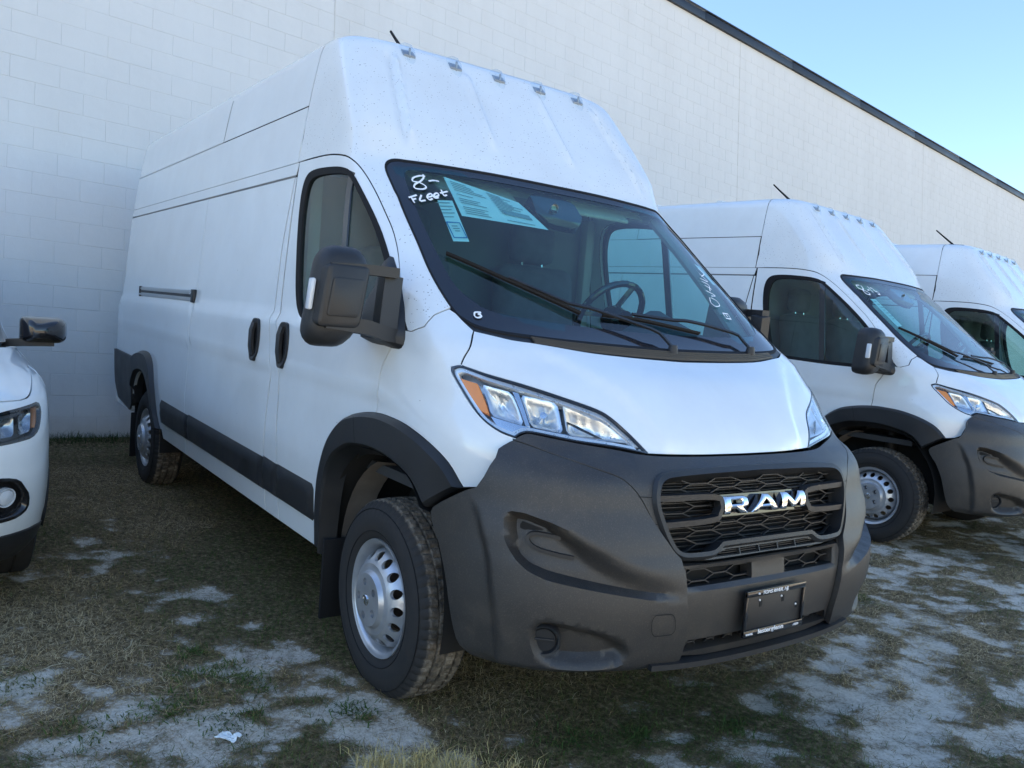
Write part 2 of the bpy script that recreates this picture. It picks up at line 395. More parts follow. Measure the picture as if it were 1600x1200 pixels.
def triangulate(outline, holes=(), loops=(), h=.05):
    pts = []; edges = []
    for lp in [outline] + list(holes) + list(loops):
        b = len(pts); pts += [tuple(p) for p in lp]; edges += [(b + i, b + (i + 1) % len(lp)) for i in range(len(lp))]
    o = np.array(outline); x0, y0 = o.min(0); x1, y1 = o.max(0)
    gx = np.arange(x0 + h / 2, x1, h); gy = np.arange(y0 + h / 2, y1, h)
    if len(gx) and len(gy):
        g = np.array([(x + (h / 2 if j % 2 else 0), y) for j, y in enumerate(gy) for x in gx])
        k = in_poly(g, outline)
        for hl in holes: k &= ~in_poly(g, hl)
        g = g[k]
        if len(g):
            d = dist_poly(g, outline)
            for lp in list(holes) + list(loops): d = np.minimum(d, dist_poly(g, lp))
            pts += [tuple(p) for p in g[d > h * .4]]
    r = delaunay_2d_cdt([Vector(p) for p in pts], edges, [], 0, 1e-6)
    v = np.array([(p.x, p.y) for p in r[0]]); f = np.array([t for t in r[2] if len(t) == 3])
    c = v[f].mean(1); k = in_poly(c, outline)
    for hl in holes: k &= ~in_poly(c, hl)
    f = f[k]
    ar = (v[f[:, 1], 0] - v[f[:, 0], 0]) * (v[f[:, 2], 1] - v[f[:, 0], 1]) - (v[f[:, 2], 0] - v[f[:, 0], 0]) * (v[f[:, 1], 1] - v[f[:, 0], 1])
    f[ar < 0] = f[ar < 0][:, ::-1]
    f = f[np.abs(ar) > 1e-8]
    return v, f
def patch(name, sk, outline, mat, parent=None, h=.06, holes=(), loops=(), disp=None, off=0., rim=.02, calc=False, flat=None):
    """panel lying on a skin: outline in (s,z); rim = depth of the folded-in edge"""
    v, f = triangulate(outline, holes, loops, h)
    used = np.unique(f); mp = {int(u): i for i, u in enumerate(used)}; v = v[used]; f = [[mp[int(i)] for i in t] for t in f]
    dd = disp(v) if disp is not None else np.zeros(len(v))
    P = []; NN = []
    for (s, z), d in zip(v, dd):
        n = sk.nrm(s, z); P.append(sk.at(s, z) + n * (off + d)); NN.append(n)
    F = [t[::-1] for t in f]                       # (s,z) anticlockwise is seen from inside after the flip to the vehicle's right
    if rim:
        cnt = {}
        for t in F:
            for i in range(3):
                e = (t[i], t[(i + 1) % 3]); cnt[tuple(sorted(e))] = cnt.get(tuple(sorted(e)), []) + [e]
        be = [q[0] for q in cnt.values() if len(q) == 1]
        acc = {}
        for (i, j) in be:
            d = P[j] - P[i]; nn = np.cross(d, NN[i]); l = np.linalg.norm(nn); nn = nn / l if l > 0 else NN[i]
            for q in (i, j): acc[q] = acc.get(q, 0) + nn
        idx = {}
        for q, nn in acc.items():
            l = np.linalg.norm(nn); nn = nn / l if l > 0 else NN[q]
            idx[q] = len(P); P.append(P[q].copy()); NN.append(nn * .8 + NN[q] * .6); P.append(P[q] - NN[q] * rim); NN.append(nn)
        for (i, j) in be: F.append([idx[j], idx[i], idx[i] + 1, idx[j] + 1])
    return mesh_obj(name, P, F, mat, parent, True, None if calc else NN, 40 if calc else None)
def ribbon(name, sk, lines, w, mat, parent, off=.002, mb=None):
    """flat strokes lying on a skin"""
    b = mb or MB()
    for ln in lines:
        ln = [np.array(p, float) for p in ln]; n = len(ln); v = []
        for i, p in enumerate(ln):
            d = ln[min(i + 1, n - 1)] - ln[max(i - 1, 0)]; d /= np.linalg.norm(d) + 1e-9; q = np.array([-d[1], d[0]]) * w / 2
            v += [P3(sk, *(p + q), off), P3(sk, *(p - q), off)]
        b.add(v, [(2*i, 2*i+1, 2*i+3, 2*i+2) for i in range(n - 1)])
    return b if mb else b.build(name, mat, parent, smooth=False, fix=False)
# ------------------------------------------------------------------ ground
def vnoise(X, Y, cell, seed):
    r = np.random.default_rng(seed).random((256, 256)); x = X / cell + 1000.; y = Y / cell + 1000.
    i = np.floor(x).astype(int); j = np.floor(y).astype(int); u = x - i; v = y - j; u = u * u * (3 - 2 * u); v = v * v * (3 - 2 * v)
    g = lambda a, b: r[a % 256, b % 256]
    return (g(i, j) * (1 - u) + g(i + 1, j) * u) * (1 - v) + (g(i, j + 1) * (1 - u) + g(i + 1, j + 1) * u) * v
def fbm(X, Y, cell, seed, oc=4, gain=.55):
    t = 0.; a = 1.; s = 0.
    for k in range(oc): t = t + a * vnoise(X, Y, cell / 2 ** k, seed + k); s += a; a *= gain
    return t / s
def grass_cover(X, Y):
    """0 bare sand .. 1 dense turf"""
    n = .56 * fbm(X * 1.15 + Y * .45, Y * .75 - X * .40, .40, 11, 4, .7) + .44 * fbm(X, Y, .10, 57, 2, .8)
    bias = np.interp(X, [-6, -3.5, -1.0, .2, 1.5, 3, 8], [.34, .25, .15, .07, .03, .0, .10])
    bias = bias + .035 * sstep((Y - .3) / 1.5) * (X > -.5)
    bias = bias + .16 * ((Y > -1.0) & (Y < 1.0) & (X < .7))
    return np.clip((n + bias - .470) / .20, 0, 1)
def ground_h(X, Y):
    c = grass_cover(X, Y)
    near = np.exp(-((np.maximum(np.abs(X + 1), 6) - 6) / 6) ** 2)
    h = ground_z(X, Y) + near * (.030 * (fbm(X, Y, .9, 31) - .5) + .014 * (fbm(X, Y, .16, 41, 3) - .5) + .012 * c)
    return h + .05 * np.exp(-((X - (-5.98)) / .18) ** 2) * np.exp(-((Y / 40) ** 2))
def axis(lo, hi, step, far, grow=1.35):
    a = list(np.arange(lo, hi + step / 2, step)); d = step
    up = []; x = a[-1]
    while x < far: d *= grow; x += d; up.append(x)
    d = step; dn = []; x = a[0]
    while x > -far: d *= grow; x -= d; dn.append(x)
    return np.array(dn[::-1] + a + up)
gx = axis(-6.2, 4.6, .042, 420.); gy = axis(-5.0, 11.5, .045, 420.)
XX, YY = np.meshgrid(gx, gy, indexing='ij'); ZZ = ground_h(XX, YY); CC = grass_cover(XX, YY)
nx, ny = XX.shape
vv = np.stack([XX, YY, ZZ], -1).reshape(-1, 3)
ii = (np.arange(nx - 1)[:, None] * ny + np.arange(ny - 1)[None]).ravel(); ff = np.stack([ii, ii + ny, ii + ny + 1, ii + 1], 1)
me = bpy.data.meshes.new('ground'); me.vertices.add(len(vv)); me.vertices.foreach_set('co', vv.ravel())
me.loops.add(ff.size); me.loops.foreach_set('vertex_index', ff.ravel()); me.polygons.add(len(ff)); me.polygons.foreach_set('loop_start', np.arange(0, ff.size, 4)); me.update(calc_edges=True)
at = me.attributes.new('cover', 'FLOAT', 'POINT'); at.data.foreach_set('value', CC.ravel())
me.polygons.foreach_set('use_smooth', [True] * len(me.polygons))
m, t, out = new_mat('sandy_ground'); p = N(t, 'ShaderNodeBsdfPrincipled'); L(t, p.outputs[0], out.inputs[0]); p.inputs['Roughness'].default_value = .95; p.inputs['Specular IOR Level'].default_value = .15
tc = N(t, 'ShaderNodeTexCoord')
n1 = N(t, 'ShaderNodeTexNoise', Scale=9., Detail=9., Roughness=.7); L(t, tc.outputs['Object'], n1.inputs[0])
sn = N(t, 'ShaderNodeTexNoise', Scale=75., Detail=6., Roughness=.8); L(t, tc.outputs['Object'], sn.inputs[0])
sm_ = N(t, 'ShaderNodeMath', operation='MULTIPLY_ADD'); L(t, sn.outputs['Fac'], sm_.inputs[0]); sm_.inputs[1].default_value = .9; sm_.inputs[2].default_value = -.45
ss_ = N(t, 'ShaderNodeMath', operation='ADD'); L(t, n1.outputs['Fac'], ss_.inputs[0]); L(t, sm_.outputs[0], ss_.inputs[1])
sand = ramp(t, [(.24, (.16, .125, .085)), (.37, (.40, .335, .255)), (.50, (.62, .545, .445)), (.70, (.76, .69, .59))]); L(t, ss_.outputs[0], sand.inputs[0])
n2 = N(t, 'ShaderNodeTexNoise', Scale=38., Detail=10., Roughness=.8); L(t, tc.outputs['Object'], n2.inputs[0])
soil = ramp(t, [(.34, (.035, .026, .014)), (.46, (.11, .078, .042)), (.56, (.26, .19, .105)), (.66, (.48, .37, .23))]); L(t, n2.outputs['Fac'], soil.inputs[0])
cv = N(t, 'ShaderNodeAttribute', attribute_name='cover')
ad = N(t, 'ShaderNodeMath', operation='MULTIPLY_ADD'); L(t, n2.outputs['Fac'], ad.inputs[0]); ad.inputs[1].default_value = 2.6; ad.inputs[2].default_value = -1.3
a2 = N(t, 'ShaderNodeMath', operation='ADD'); L(t, cv.outputs['Fac'], a2.inputs[0]); L(t, ad.outputs[0], a2.inputs[1]); a2.use_clamp = True
a3 = N(t, 'ShaderNodeMapRange'); a3.inputs[1].default_value = .28; a3.inputs[2].default_value = .66; L(t, a2.outputs[0], a3.inputs[0])
mx = N(t, 'ShaderNodeMix', data_type='RGBA'); L(t, a3.outputs[0], mx.inputs[0]); L(t, sand.outputs[0], mx.inputs[6]); L(t, soil.outputs[0], mx.inputs[7]); L(t, mx.outputs[2], p.inputs['Base Color'])
n3 = N(t, 'ShaderNodeTexNoise', Scale=160., Detail=4.); L(t, tc.outputs['Object'], n3.inputs[0])
n4 = N(t, 'ShaderNodeMath', operation='MULTIPLY_ADD'); L(t, n2.outputs['Fac'], n4.inputs[0]); n4.inputs[1].default_value = 2.; L(t, n3.outputs['Fac'], n4.inputs[2])
bp_ = N(t, 'ShaderNodeBump', Strength=.7, Distance=.010); L(t, n4.outputs[0], bp_.inputs['Height']); L(t, bp_.outputs[0], p.inputs['Normal'])
me.materials.append(m); ground = bpy.data.objects.new('ground', me); COL.objects.link(ground); ground['kind'] = 'structure'; ground['label'] = 'sandy ground with worn patchy grass'

# ------------------------------------------------------------------ building wall of painted concrete blocks
WX, WTOP = -5.982, 7.94
def block_paint():
    m, t, out = new_mat('white_masonry_paint'); p = N(t, 'ShaderNodeBsdfPrincipled'); L(t, p.outputs[0], out.inputs[0]); p.inputs['Roughness'].default_value = .8; p.inputs['Specular IOR Level'].default_value = .25
    g = N(t, 'ShaderNodeNewGeometry')
    n1 = N(t, 'ShaderNodeTexNoise', Scale=.9, Detail=7., Roughness=.6); L(t, g.outputs['Position'], n1.inputs[0])
    mp = N(t, 'ShaderNodeMapping'); mp.inputs['Scale'].default_value = (1, 2.2, .12); L(t, g.outputs['Position'], mp.inputs[0])
    n2 = N(t, 'ShaderNodeTexNoise', Scale=1.2, Detail=6.); L(t, mp.outputs[0], n2.inputs[0])      # rain streaks
    ad = N(t, 'ShaderNodeMath', operation='ADD'); L(t, n1.outputs['Fac'], ad.inputs[0]); L(t, n2.outputs['Fac'], ad.inputs[1])
    r = ramp(t, [(.35, (.655, .675, .68)), (.58, (.625, .642, .645)), (.80, (.575, .585, .58))]); hv = N(t, 'ShaderNodeMath', operation='MULTIPLY'); hv.inputs[1].default_value = .5; L(t, ad.outputs[0], hv.inputs[0]); L(t, hv.outputs[0], r.inputs[0])
    # splashed earth along the foot
    sp = N(t, 'ShaderNodeSeparateXYZ'); L(t, g.outputs['Position'], sp.inputs[0])
    n5 = N(t, 'ShaderNodeTexNoise', Scale=5., Detail=6.); L(t, g.outputs['Position'], n5.inputs[0])
    hz = N(t, 'ShaderNodeMath', operation='MULTIPLY_ADD'); L(t, n5.outputs['Fac'], hz.inputs[0]); hz.inputs[1].default_value = -.35; L(t, sp.outputs['Z'], hz.inputs[2])
    mr = N(t, 'ShaderNodeMapRange'); mr.inputs[1].default_value = .40; mr.inputs[2].default_value = .68; mr.inputs[3].default_value = .55; mr.inputs[4].default_value = 0.; L(t, hz.outputs[0], mr.inputs[0])
    mx = N(t, 'ShaderNodeMix', data_type='RGBA'); L(t, mr.outputs[0], mx.inputs[0]); L(t, r.outputs[0], mx.inputs[6]); mx.inputs[7].default_value = (.36, .33, .28, 1); L(t, mx.outputs[2], p.inputs['Base Color'])
    nb = N(t, 'ShaderNodeTexNoise', Scale=110., Detail=4., Roughness=.7); L(t, g.outputs['Position'], nb.inputs[0])
    nc = N(t, 'ShaderNodeTexNoise', Scale=9., Detail=3.); L(t, g.outputs['Position'], nc.inputs[0])
    nd = N(t, 'ShaderNodeMath', operation='MULTIPLY_ADD'); L(t, nc.outputs['Fac'], nd.inputs[0]); nd.inputs[1].default_value = 2.5; L(t, nb.outputs['Fac'], nd.inputs[2])
    b = N(t, 'ShaderNodeBump', Strength=.45, Distance=.004); L(t, nd.outputs[0], b.inputs['Height']); L(t, b.outputs[0], p.inputs['Normal'])
    return m
M['block'] = block_paint()
M['coping'] = principled('dark_blue_metal_coping', (.014, .020, .030), .45, metal=.2, vary=.2, vary_scale=1.5)
M['sealant'] = principled('grey_joint_sealant', (.56, .56, .55), .8)
M['mortar'] = principled('painted_mortar', (.60, .60, .59), .9, bump=.3, bump_scale=120)
b = MB(); b.box((WX - 8.0 - .0030, 10, 3.4), (16, 70, 8.9)); bld = b.build('block_building', 'block', None, smooth=False)
bld['label'] = 'long white painted concrete block building with dark metal roof edge'; bld['category'] = 'building'
CH, CL = .2032, .4064; Z0 = .594 - .2032 * 2
bm = bmesh.new(); bmesh.ops.create_cube(bm, size=1.)
for w in bm.verts: w.co = Vector((w.co.x * .04 - .02, w.co.y * (CL - .0050), w.co.z * (CH - .0045)))
front = [e for e in bm.edges if all(v.co.x > -.001 for v in e.verts)]
bmesh.ops.bevel(bm, geom=front, offset=.0020, segments=1, affect='EDGES')
bmesh.ops.delete(bm, geom=[f for f in bm.faces if f.normal.x < -.9], context='FACES')
bme = bpy.data.meshes.new('concrete_block'); bm.to_mesh(bme); bm.free(); bme.materials.append(M['block'])
bco = np.array([v.co[:] for v in bme.vertices]); bfa = [tuple(f.vertices) for f in bme.polygons]
crot = cam.rotation_euler.to_matrix(); cloc = np.array(cam.location); CI = np.array(crot).T
spots = []
JOINTS = (-13.6, 2.17, 10.7, 19.3, 28.0)
nrow = int((WTOP - .12 - Z0) / CH)
for r in range(nrow):
    z = Z0 + (r + .5) * CH; y = -24.0 - .053 + (CL / 2 if r % 2 else 0)
    while y < 44:
        q = CI @ (np.array([WX, y, z]) - cloc); d = -q[2]
        vis = False
        if d > .1:
            u = 800 + 1296.5 * q[0] / d; v = 600 - 1296.5 * q[1] / d
            vis = -40 < u < 1640 and -40 < v < 1240
            if vis and ((u > 235 and v > 240 - (u - 235) * .55 and u < 545) or (u >= 545 and v > 60 + (u - 545) * .62)): vis = False
        spots.append((0 if vis else 1, d if vis else 1e6, y, z)); y += CL
spots.sort()
for k, (nv, d, y, z) in enumerate(spots[:300]):
    o = bpy.data.objects.new('concrete_block', bme); COL.objects.link(o); o.parent = bld
    o.location = (WX + RNG.uniform(-.0009, .0009), y, z)
rest = spots[300:]; V = np.concatenate([bco + np.array([WX + RNG.uniform(-.0009, .0009), y, z]) for _, _, y, z in rest]); nb_ = len(bco)
o = mesh_obj('concrete_block', V, [tuple(i + k * nb_ for i in f) for k in range(len(rest)) for f in bfa], 'block', bld, smooth=False); o['kind'] = 'stuff'
for y in JOINTS:
    b = MB(); b.box((WX - .002, y, 4.2), (.010, .011, 7.4)); b.build('control_joint', 'sealant', bld, smooth=False)
for k in range(22):
    y0 = -24 + k * 3.05
    b = MB(); b.box((WX + .008, y0 + 1.5, WTOP - .075), (.05, 3.04, .15), bev=.006); b.box((WX - .10, y0 + 1.5, WTOP + .028), (.30, 3.042, .022), bev=.004); b.box((WX + .040, y0 + 1.5, WTOP - .145), (.018, 3.038, .014), bev=.003); b.build('coping_panel', 'coping', bld, sharp=40)
# ------------------------------------------------------------------ the van
BODY = Skin([(0.199,0.81,0.72,3),(0.985,0.815,0.72,3),(1.034,0.805,0.72,3),(1.083,0.78,0.71,3),(1.122,0.75,0.7,3),(1.181,0.695,0.68,3.15),(1.259,0.605,0.65,3.4),(1.313,0.515,0.57,3.75),(1.338,0.48,0.54,3.9),(1.397,0.38,0.5,4),(1.524,0.212,0.5,4),(1.721,-0.028,0.5,4),(1.917,-0.27,0.46,4),(2.074,-0.465,0.42,4),(2.17,-0.548,0.42,5.0),(2.26,-0.625,0.42,7.0),(2.457,-0.795,0.42,8.5),(2.594,-0.91,0.42,8.5),(2.653,-0.960,0.42,8.5),(2.70,-1.000,0.42,8),(2.722,-1.022,0.41,7),(2.736,-1.05,0.39,6),(2.744,-1.09,0.36,5)],
            [(0.199,0.95),(0.297,0.968),(0.356,0.982),(0.445,0.994),(0.592,1.008),(0.788,1.017),(1.034,1.018),(1.092,1.016),(1.161,1.002),(1.338,0.997),(1.416,0.989),(1.475,0.984),(1.77,0.962),(2.064,0.939),(2.26,0.916),(2.408,0.896),(2.555,0.872),(2.633,0.857),(2.690,0.841),(2.720,0.815),(2.735,0.785),(2.744,0.735)])
BUMP = Skin([(0.199,0.89,0.68,3),(0.278,0.94,0.72,3),(0.376,0.968,0.74,3),(0.445,0.985,0.75,3),(0.592,1.0,0.75,3),(0.69,0.99,0.745,3),(0.749,0.968,0.73,3),(0.857,0.944,0.72,3),(0.955,0.918,0.715,3),(1.014,0.868,0.71,3),(1.038,0.825,0.705,3),(1.056,0.803,0.7,3),(1.181,0.71,0.69,3)],
            [(0.199,0.99),(0.278,1.01),(0.376,1.022),(0.592,1.03),(0.886,1.03),(0.985,1.026),(1.053,1.02),(1.181,1.005)])
REAR = -5.30
def sx(pts, h=.08, sk=BODY, closed=True):
    """side outline given as (x,z) -> (s,z)"""
    return [(sk.s_x(x, z), z) for x, z in dens(pts, h, closed)]
def mir(poly): return [(-s, z) for s, z in poly][::-1]
FLEET = []          # the shared parts are built once for the first van and copied for the others

def arc(cx, cz, r, a0, a1, n): return [(cx + r * math.cos(R_(a0 + (a1 - a0) * i / n)), cz + r * math.sin(R_(a0 + (a1 - a0) * i / n))) for i in range(n + 1)]

def build_shell(van):
    GAP = .0022
    def side_disp(v):
        """pressed lines of the flank: a ledge under the windows and a step lower down"""
        z = v[:, 1]; f = sstep((np.abs(v[:, 0]) - 1.18) / .35)
        return f * (.020 * sstep((1.385 - z) / .040) * sstep((z - 1.090) / .055) + .010 * sstep((1.0 - z) / .25))
    def seam(line, name='panel_gap', w=.016, off=-.0042):
        o = ribbon(name, BODY, [line], w, 'rubber', van, off=off); mirror_obj(o)
    def side_pair(name, poly, mat='white', h=.09, **kw):
        if name in ('front_door', 'sliding_door', 'rear_quarter_panel', 'front_fender', 'door_pillar'): kw.update(disp=side_disp, calc=True); h = .036
        a = patch(name, BODY, poly, mat, van, h, **kw); b = mirror_obj(a); return a, b
    # --- outlines shared by neighbouring panels
    door_top = [(-1.243, 2.117), (-.93, 2.113), (-.742, 2.094), (-.653, 2.066), (-.561, 2.012), (-.444, 1.926), (-.32, 1.823), (-.216, 1.733), (-.128, 1.642), (-.049, 1.539), (.005, 1.455)]
    door_top = spline(door_top, 4)
    door_front = spline([(.005, 1.455), (.02, 1.38), (-.005, 1.30), (-.045, 1.22), (-.052, 1.13), (-.062, 1.054)], 3)
    arch_out = spline([(-.575, .40), (-.552, .644), (-.512, .788), (-.446, .903), (-.332, .993), (-.205, 1.033), (-.062, 1.054), (.06, 1.055), (.19, 1.043), (.324, 1.008), (.422, .958), (.487, .886)], 4)
    i_mid = min(range(len(arch_out)), key=lambda i: abs(arch_out[i][0] + .062))
    door_rear = spline([(-1.243, 2.117), (-1.245, 1.80), (-1.235, 1.50), (-1.205, 1.34), (-1.118, 1.085), (-1.097, .875), (-1.062, .667), (-1.05, .40)], 4)
    slide_front = spline([(-1.272, 2.044), (-1.322, 1.72), (-1.318, 1.50), (-1.305, 1.345), (-1.238, 1.09), (-1.248, 1.01), (-1.258, .884), (-1.255, .70), (-1.252, .40)], 4)
    # --- front door with window opening
    door = door_top + door_front[1:] + arch_out[:i_mid][::-1] + door_rear[1:][::-1]
    door = inset([(BODY.s_x(x, z), z) for x, z in dens(door, .08)], GAP)
    win = [(-.88, 1.352), (-.985, 1.392), (-1.05, 1.49), (-1.098, 1.66), (-1.135, 1.83), (-1.142, 1.96), (-1.11, 2.036), (-1.02, 2.055), (-.828, 2.047), (-.70, 2.034), (-.625, 2.012), (-.508, 1.926), (-.363, 1.812), (-.228, 1.695), (-.103, 1.568), (-.01, 1.44), (-.03, 1.36), (-.12, 1.335), (-.5, 1.337)]
    win = chaikin(dens(win, .2), 2); win_s = [(BODY.s_x(x, z), z) for x, z in dens(win, .08)]
    da, db = side_pair('front_door', door, holes=[win_s])
    for d in (da, db): d['label'] = 'white front door'
    # rubber surround, glass, division bar
    ws_in = inset(win_s, .028)
    for nm, dr in (('r', da), ('l', db)):
        sur = patch('window_seal', BODY, inset(win_s, -.006), 'rubber', dr, .08, holes=[ws_in], off=.004, rim=.02)
        gl = patch('door_window', BODY, inset(win_s, .015), 'door_glass', dr, .12, off=-.006, rim=0)
        bar = patch('division_bar', BODY, sx([(-.645, 2.02), (-.597, 2.005), (-.497, 1.345), (-.545, 1.345)]), 'gloss_black', dr, .1, off=.001, rim=.01)
        if nm == 'l':
            for q in (sur, gl, bar):
                m = mirror_obj(q, dr); bpy.data.objects.remove(q, do_unlink=True)
    # --- B pillar strip
    bp = [(-1.253, 2.044)] + [(x - .010, z) for x, z in door_rear if z < 2.03] + [(x + .006, z) for x, z in slide_front][::-1][:-1] + [(-1.266, 2.044)]
    side_pair('door_pillar', [(BODY.s_x(x, z), z) for x, z in dens(bp, .08)], h=.04)
    # --- sliding door and rear quarter (below the roof channel)
    sl = [(x - .0045, z) for x, z in slide_front] + [(-2.797, .40), (-2.797, 2.044)]
    side_pair('sliding_door', sx(sl, .1), h=.12)
    rq = [(-2.803, 2.044), (-2.803, .40), (-3.44, .40)] + [(-3.47 - .0, .46)] + arc(-4.03, .33, .50, 15, 165, 12) + [(-4.56, .44), (-5.20, .44), (-5.20, 2.044)]
    side_pair('rear_quarter_panel', sx(rq, .1), h=.13)
    # --- strips between the roof channels
    side_pair('roof_channel_strip', sx([(-1.268, 2.057), (-1.256, 2.1145), (-5.2, 2.1145), (-5.2, 2.057)], .12), h=.1, rim=.012)
    side_pair('roof_side_panel', sx([(-1.270, 2.1195), (-1.270, 2.3895), (-2.683, 2.3895), (-5.2, 2.3895), (-5.2, 2.1195)], .12), h=.12, rim=.012)
    # dark sealant at the bottom of the channels
    for x0, x1, z0, z1, d, mt in ((-1.25, -5.19, 2.038, 2.066, -.007, 'groove'), (-1.25, -5.19, 2.110, 2.124, -.005, 'groove'), (-1.25, -2.683, 2.384, 2.400, -.006, 'rubber'), (-2.684, -5.19, 2.384, 2.400, -.004, 'groove_pale')):
        q = patch('roof_channel', BODY, sx([(x0, z0), (x0, z1), (x1, z1), (x1, z0)], .3), mt, van, .5, off=d, rim=0); mirror_obj(q)
    # --- front fender
    ws_edge = spline([(.858, 1.392), (.879, 1.437), (.892, 1.497), (.895, 1.598), (.883, 1.71), (.868, 1.861), (.832, 2.069)], 5)   # (s,z)
    HL = [(1.031, 1.263), (.989, 1.273), (.911, 1.254), (.796, 1.23), (.68, 1.2), (.57, 1.168), (.533, 1.146), (.495, 1.103), (.461, 1.065), (.437, 1.041), (.562, 1.058), (.693, 1.071), (.82, 1.088), (.862, 1.086), (.893, 1.070), (.94, 1.084), (.984, 1.113), (1.013, 1.157), (1.031, 1.21), (1.039, 1.247)]
    hl_up = spline([(1.031, 1.266), (.989, 1.275), (.911, 1.256), (.796, 1.231), (.68, 1.2), (.575, 1.168), (.533, 1.143), (.495, 1.103), (.461, 1.065), (.434, 1.036)], 4)
    hl_lo = spline([(.434, 1.036), (.562, 1.056), (.693, 1.069), (.82, 1.086), (.862, 1.084), (.893, 1.068)], 4)
    hl_out = spline([(.893, 1.068), (.94, 1.082), (.984, 1.111), (1.015, 1.157), (1.033, 1.21), (1.040, 1.247), (1.031, 1.266)], 4)
    fs = [(BODY.s_x(.03, 1.375), 1.375), (1.135, 1.372), (1.045, 1.393), (.97, 1.437), (.90, 1.463)]
    k0 = min(range(len(ws_edge)), key=lambda i: abs(ws_edge[i][1] - 1.463))
    seam_hood = spline([(.859, 1.393), (.921, 1.332), (.965, 1.295), (.989, 1.275)], 4)
    bump_top = [(.621, 1.066), (.602, 1.038), (.593, .99), (.569, .915), (.535, .895)]
    fend = [(BODY.s_x(x, z), z) for x, z in door_front[::-1] if z < 1.37] + fs + ws_edge[:k0][::-1] + seam_hood[1:] + [hl_up[0]] + hl_out[::-1][1:] \
        + [(BODY.s_x(x, z), z) for x, z in bump_top] + [(BODY.s_x(x, z), z) for x, z in arch_out[i_mid + 1:][::-1]]
    side_pair('front_fender', inset(dens(fend, .07), GAP), h=.05)
    toS = lambda ln: [(BODY.s_x(x, z), z) for x, z in dens(ln, .06, False)]
    def sdx(ln): return ln
    seam(toS(door_top)); seam(toS(door_front)); seam(toS([(x, z) for x, z in door_rear if z > .42]), w=.012); seam(toS([(x, z) for x, z in slide_front if z > .42]), w=.014)
    seam(toS([(-2.80, z) for z in (2.04, 1.4, 1.2, .7)]), w=.010); seam(toS([(-1.264, z) for z in (2.045, 2.12, 2.392)]), w=.018)
    seam(fs[1:], w=.012); seam(seam_hood, w=.016)
    # --- hood
    rear_edge = [(0, 1.332), (.22, 1.335), (.445, 1.342), (.598, 1.356), (.714, 1.368), (.789, 1.381), (.859, 1.393)]
    half = spline(rear_edge, 3) + seam_hood[1:] + hl_up[4:]
    front = spline([(.434, 1.036), (.24, 1.029), (0, 1.027)], 4)
    half = half + front[1:]
    hood = half + [(-s, z) for s, z in half[::-1][1:-1]]
    hood = inset(dens(hood, .06), GAP)
    crease = chaikin([(.80, 1.40), (.70, 1.33), (.56, 1.262), (.47, 1.20), (.405, 1.12), (.375, 1.0), (-.375, 1.0), (-.405, 1.12), (-.47, 1.20), (-.56, 1.262), (-.70, 1.33), (-.80, 1.40)], 2)
    def hood_disp(v): return np.where(in_poly(v, crease), sstep(dist_poly(v, crease) / .030) * .012 * sstep((1.345 + .09 * np.abs(v[:, 0]) - v[:, 1]) / .09), 0)
    patch('hood', BODY, hood, 'white', van, .021, disp=hood_disp, calc=True)
    # --- nose cap with the A pillars
    d_s = [(BODY.s_x(x, z) , z) for x, z in door_top]
    cap_h = [(BODY.s_x(-1.262, 2.119), 2.119)] + [(s - .004, z + .005) for s, z in d_s[1:-3]] + [(BODY.s_x(.005, 1.455) - .012, 1.462)] + [(1.135 + .02, 1.374), (1.135, 1.373), (1.0455, 1.394), (.9705, 1.438), (.9005, 1.464)] + ws_edge[k0 + 1:-1]
    corner = spline([(.862, 1.93), (.845, 2.035), (.80, 2.078), (.711, 2.083), (.531, 2.087), (.284, 2.093), (0, 2.094)], 5)
    cap_h = [p for p in cap_h if not (p[0] < .9 and p[1] > 1.9 and p[0] > .5)] + corner
    rear_cap = [(BODY.s_x(-1.258, z), z) for z in (2.744, 2.738, 2.725, 2.70, 2.66, 2.6, 2.5, 2.4, 2.3, 2.2)]
    cap_r = rear_cap + cap_h
    cap = cap_r + [(-s, z) for s, z in cap_r[::-1][1:]]
    stripes = [[(.60, 2.60), (.645, 2.60), (.70, 2.12), (.655, 2.12)]]
    def cap_disp(v):
        a = np.abs(v[:, 0]); z = v[:, 1]; d = np.zeros(len(v))
        f = sstep((z - 2.14) / .10) * sstep((2.66 - z) / .05)
        c = .70 - (z - 2.1) * .17                                  # raised ridges running down the nose
        d += .017 * (np.exp(-((a - c) / .013) ** 2) - .7 * np.exp(-((a - c - .034) / .014) ** 2)) * f
        d += .018 * np.exp(-((a - (.245 - (z - 2.1) * .05)) / .020) ** 2) * f * sstep((z - 2.2) / .1)
        return d
    cap_o = patch('roof_nose_cap', BODY, dens(cap, .05), 'white_nose', van, .018, disp=cap_disp, calc=True)
    # --- roof
    ring_z = [2.396, 2.45, 2.5, 2.555, 2.6, 2.633, 2.66, 2.685, 2.70, 2.712, 2.722, 2.730, 2.738, 2.744]
    xs = [-1.262, -1.7, -2.2, -2.683, -3.2, -3.8, -4.4, -5.0, -5.19]
    b = MB()
    for sgn in (1, -1):
        v = [(x, -sgn * BODY.ys(z), z) for z in ring_z for x in xs]; n = len(xs)
        f = [(i * n + j, i * n + j + 1, (i + 1) * n + j + 1, (i + 1) * n + j) for i in range(len(ring_z) - 1) for j in range(n - 1)]
        b.add(v, f)
    yy = [-.735, -.45, -.2, 0, .2, .45, .735]; zz = [2.744, 2.755, 2.762, 2.765, 2.762, 2.755, 2.744]
    b.add([(x, y, z) for x in xs for y, z in zip(yy, zz)], [(i * 7 + j, i * 7 + j + 1, i * 7 + 8 + j, i * 7 + 7 + j) for i in range(len(xs) - 1) for j in range(6)])
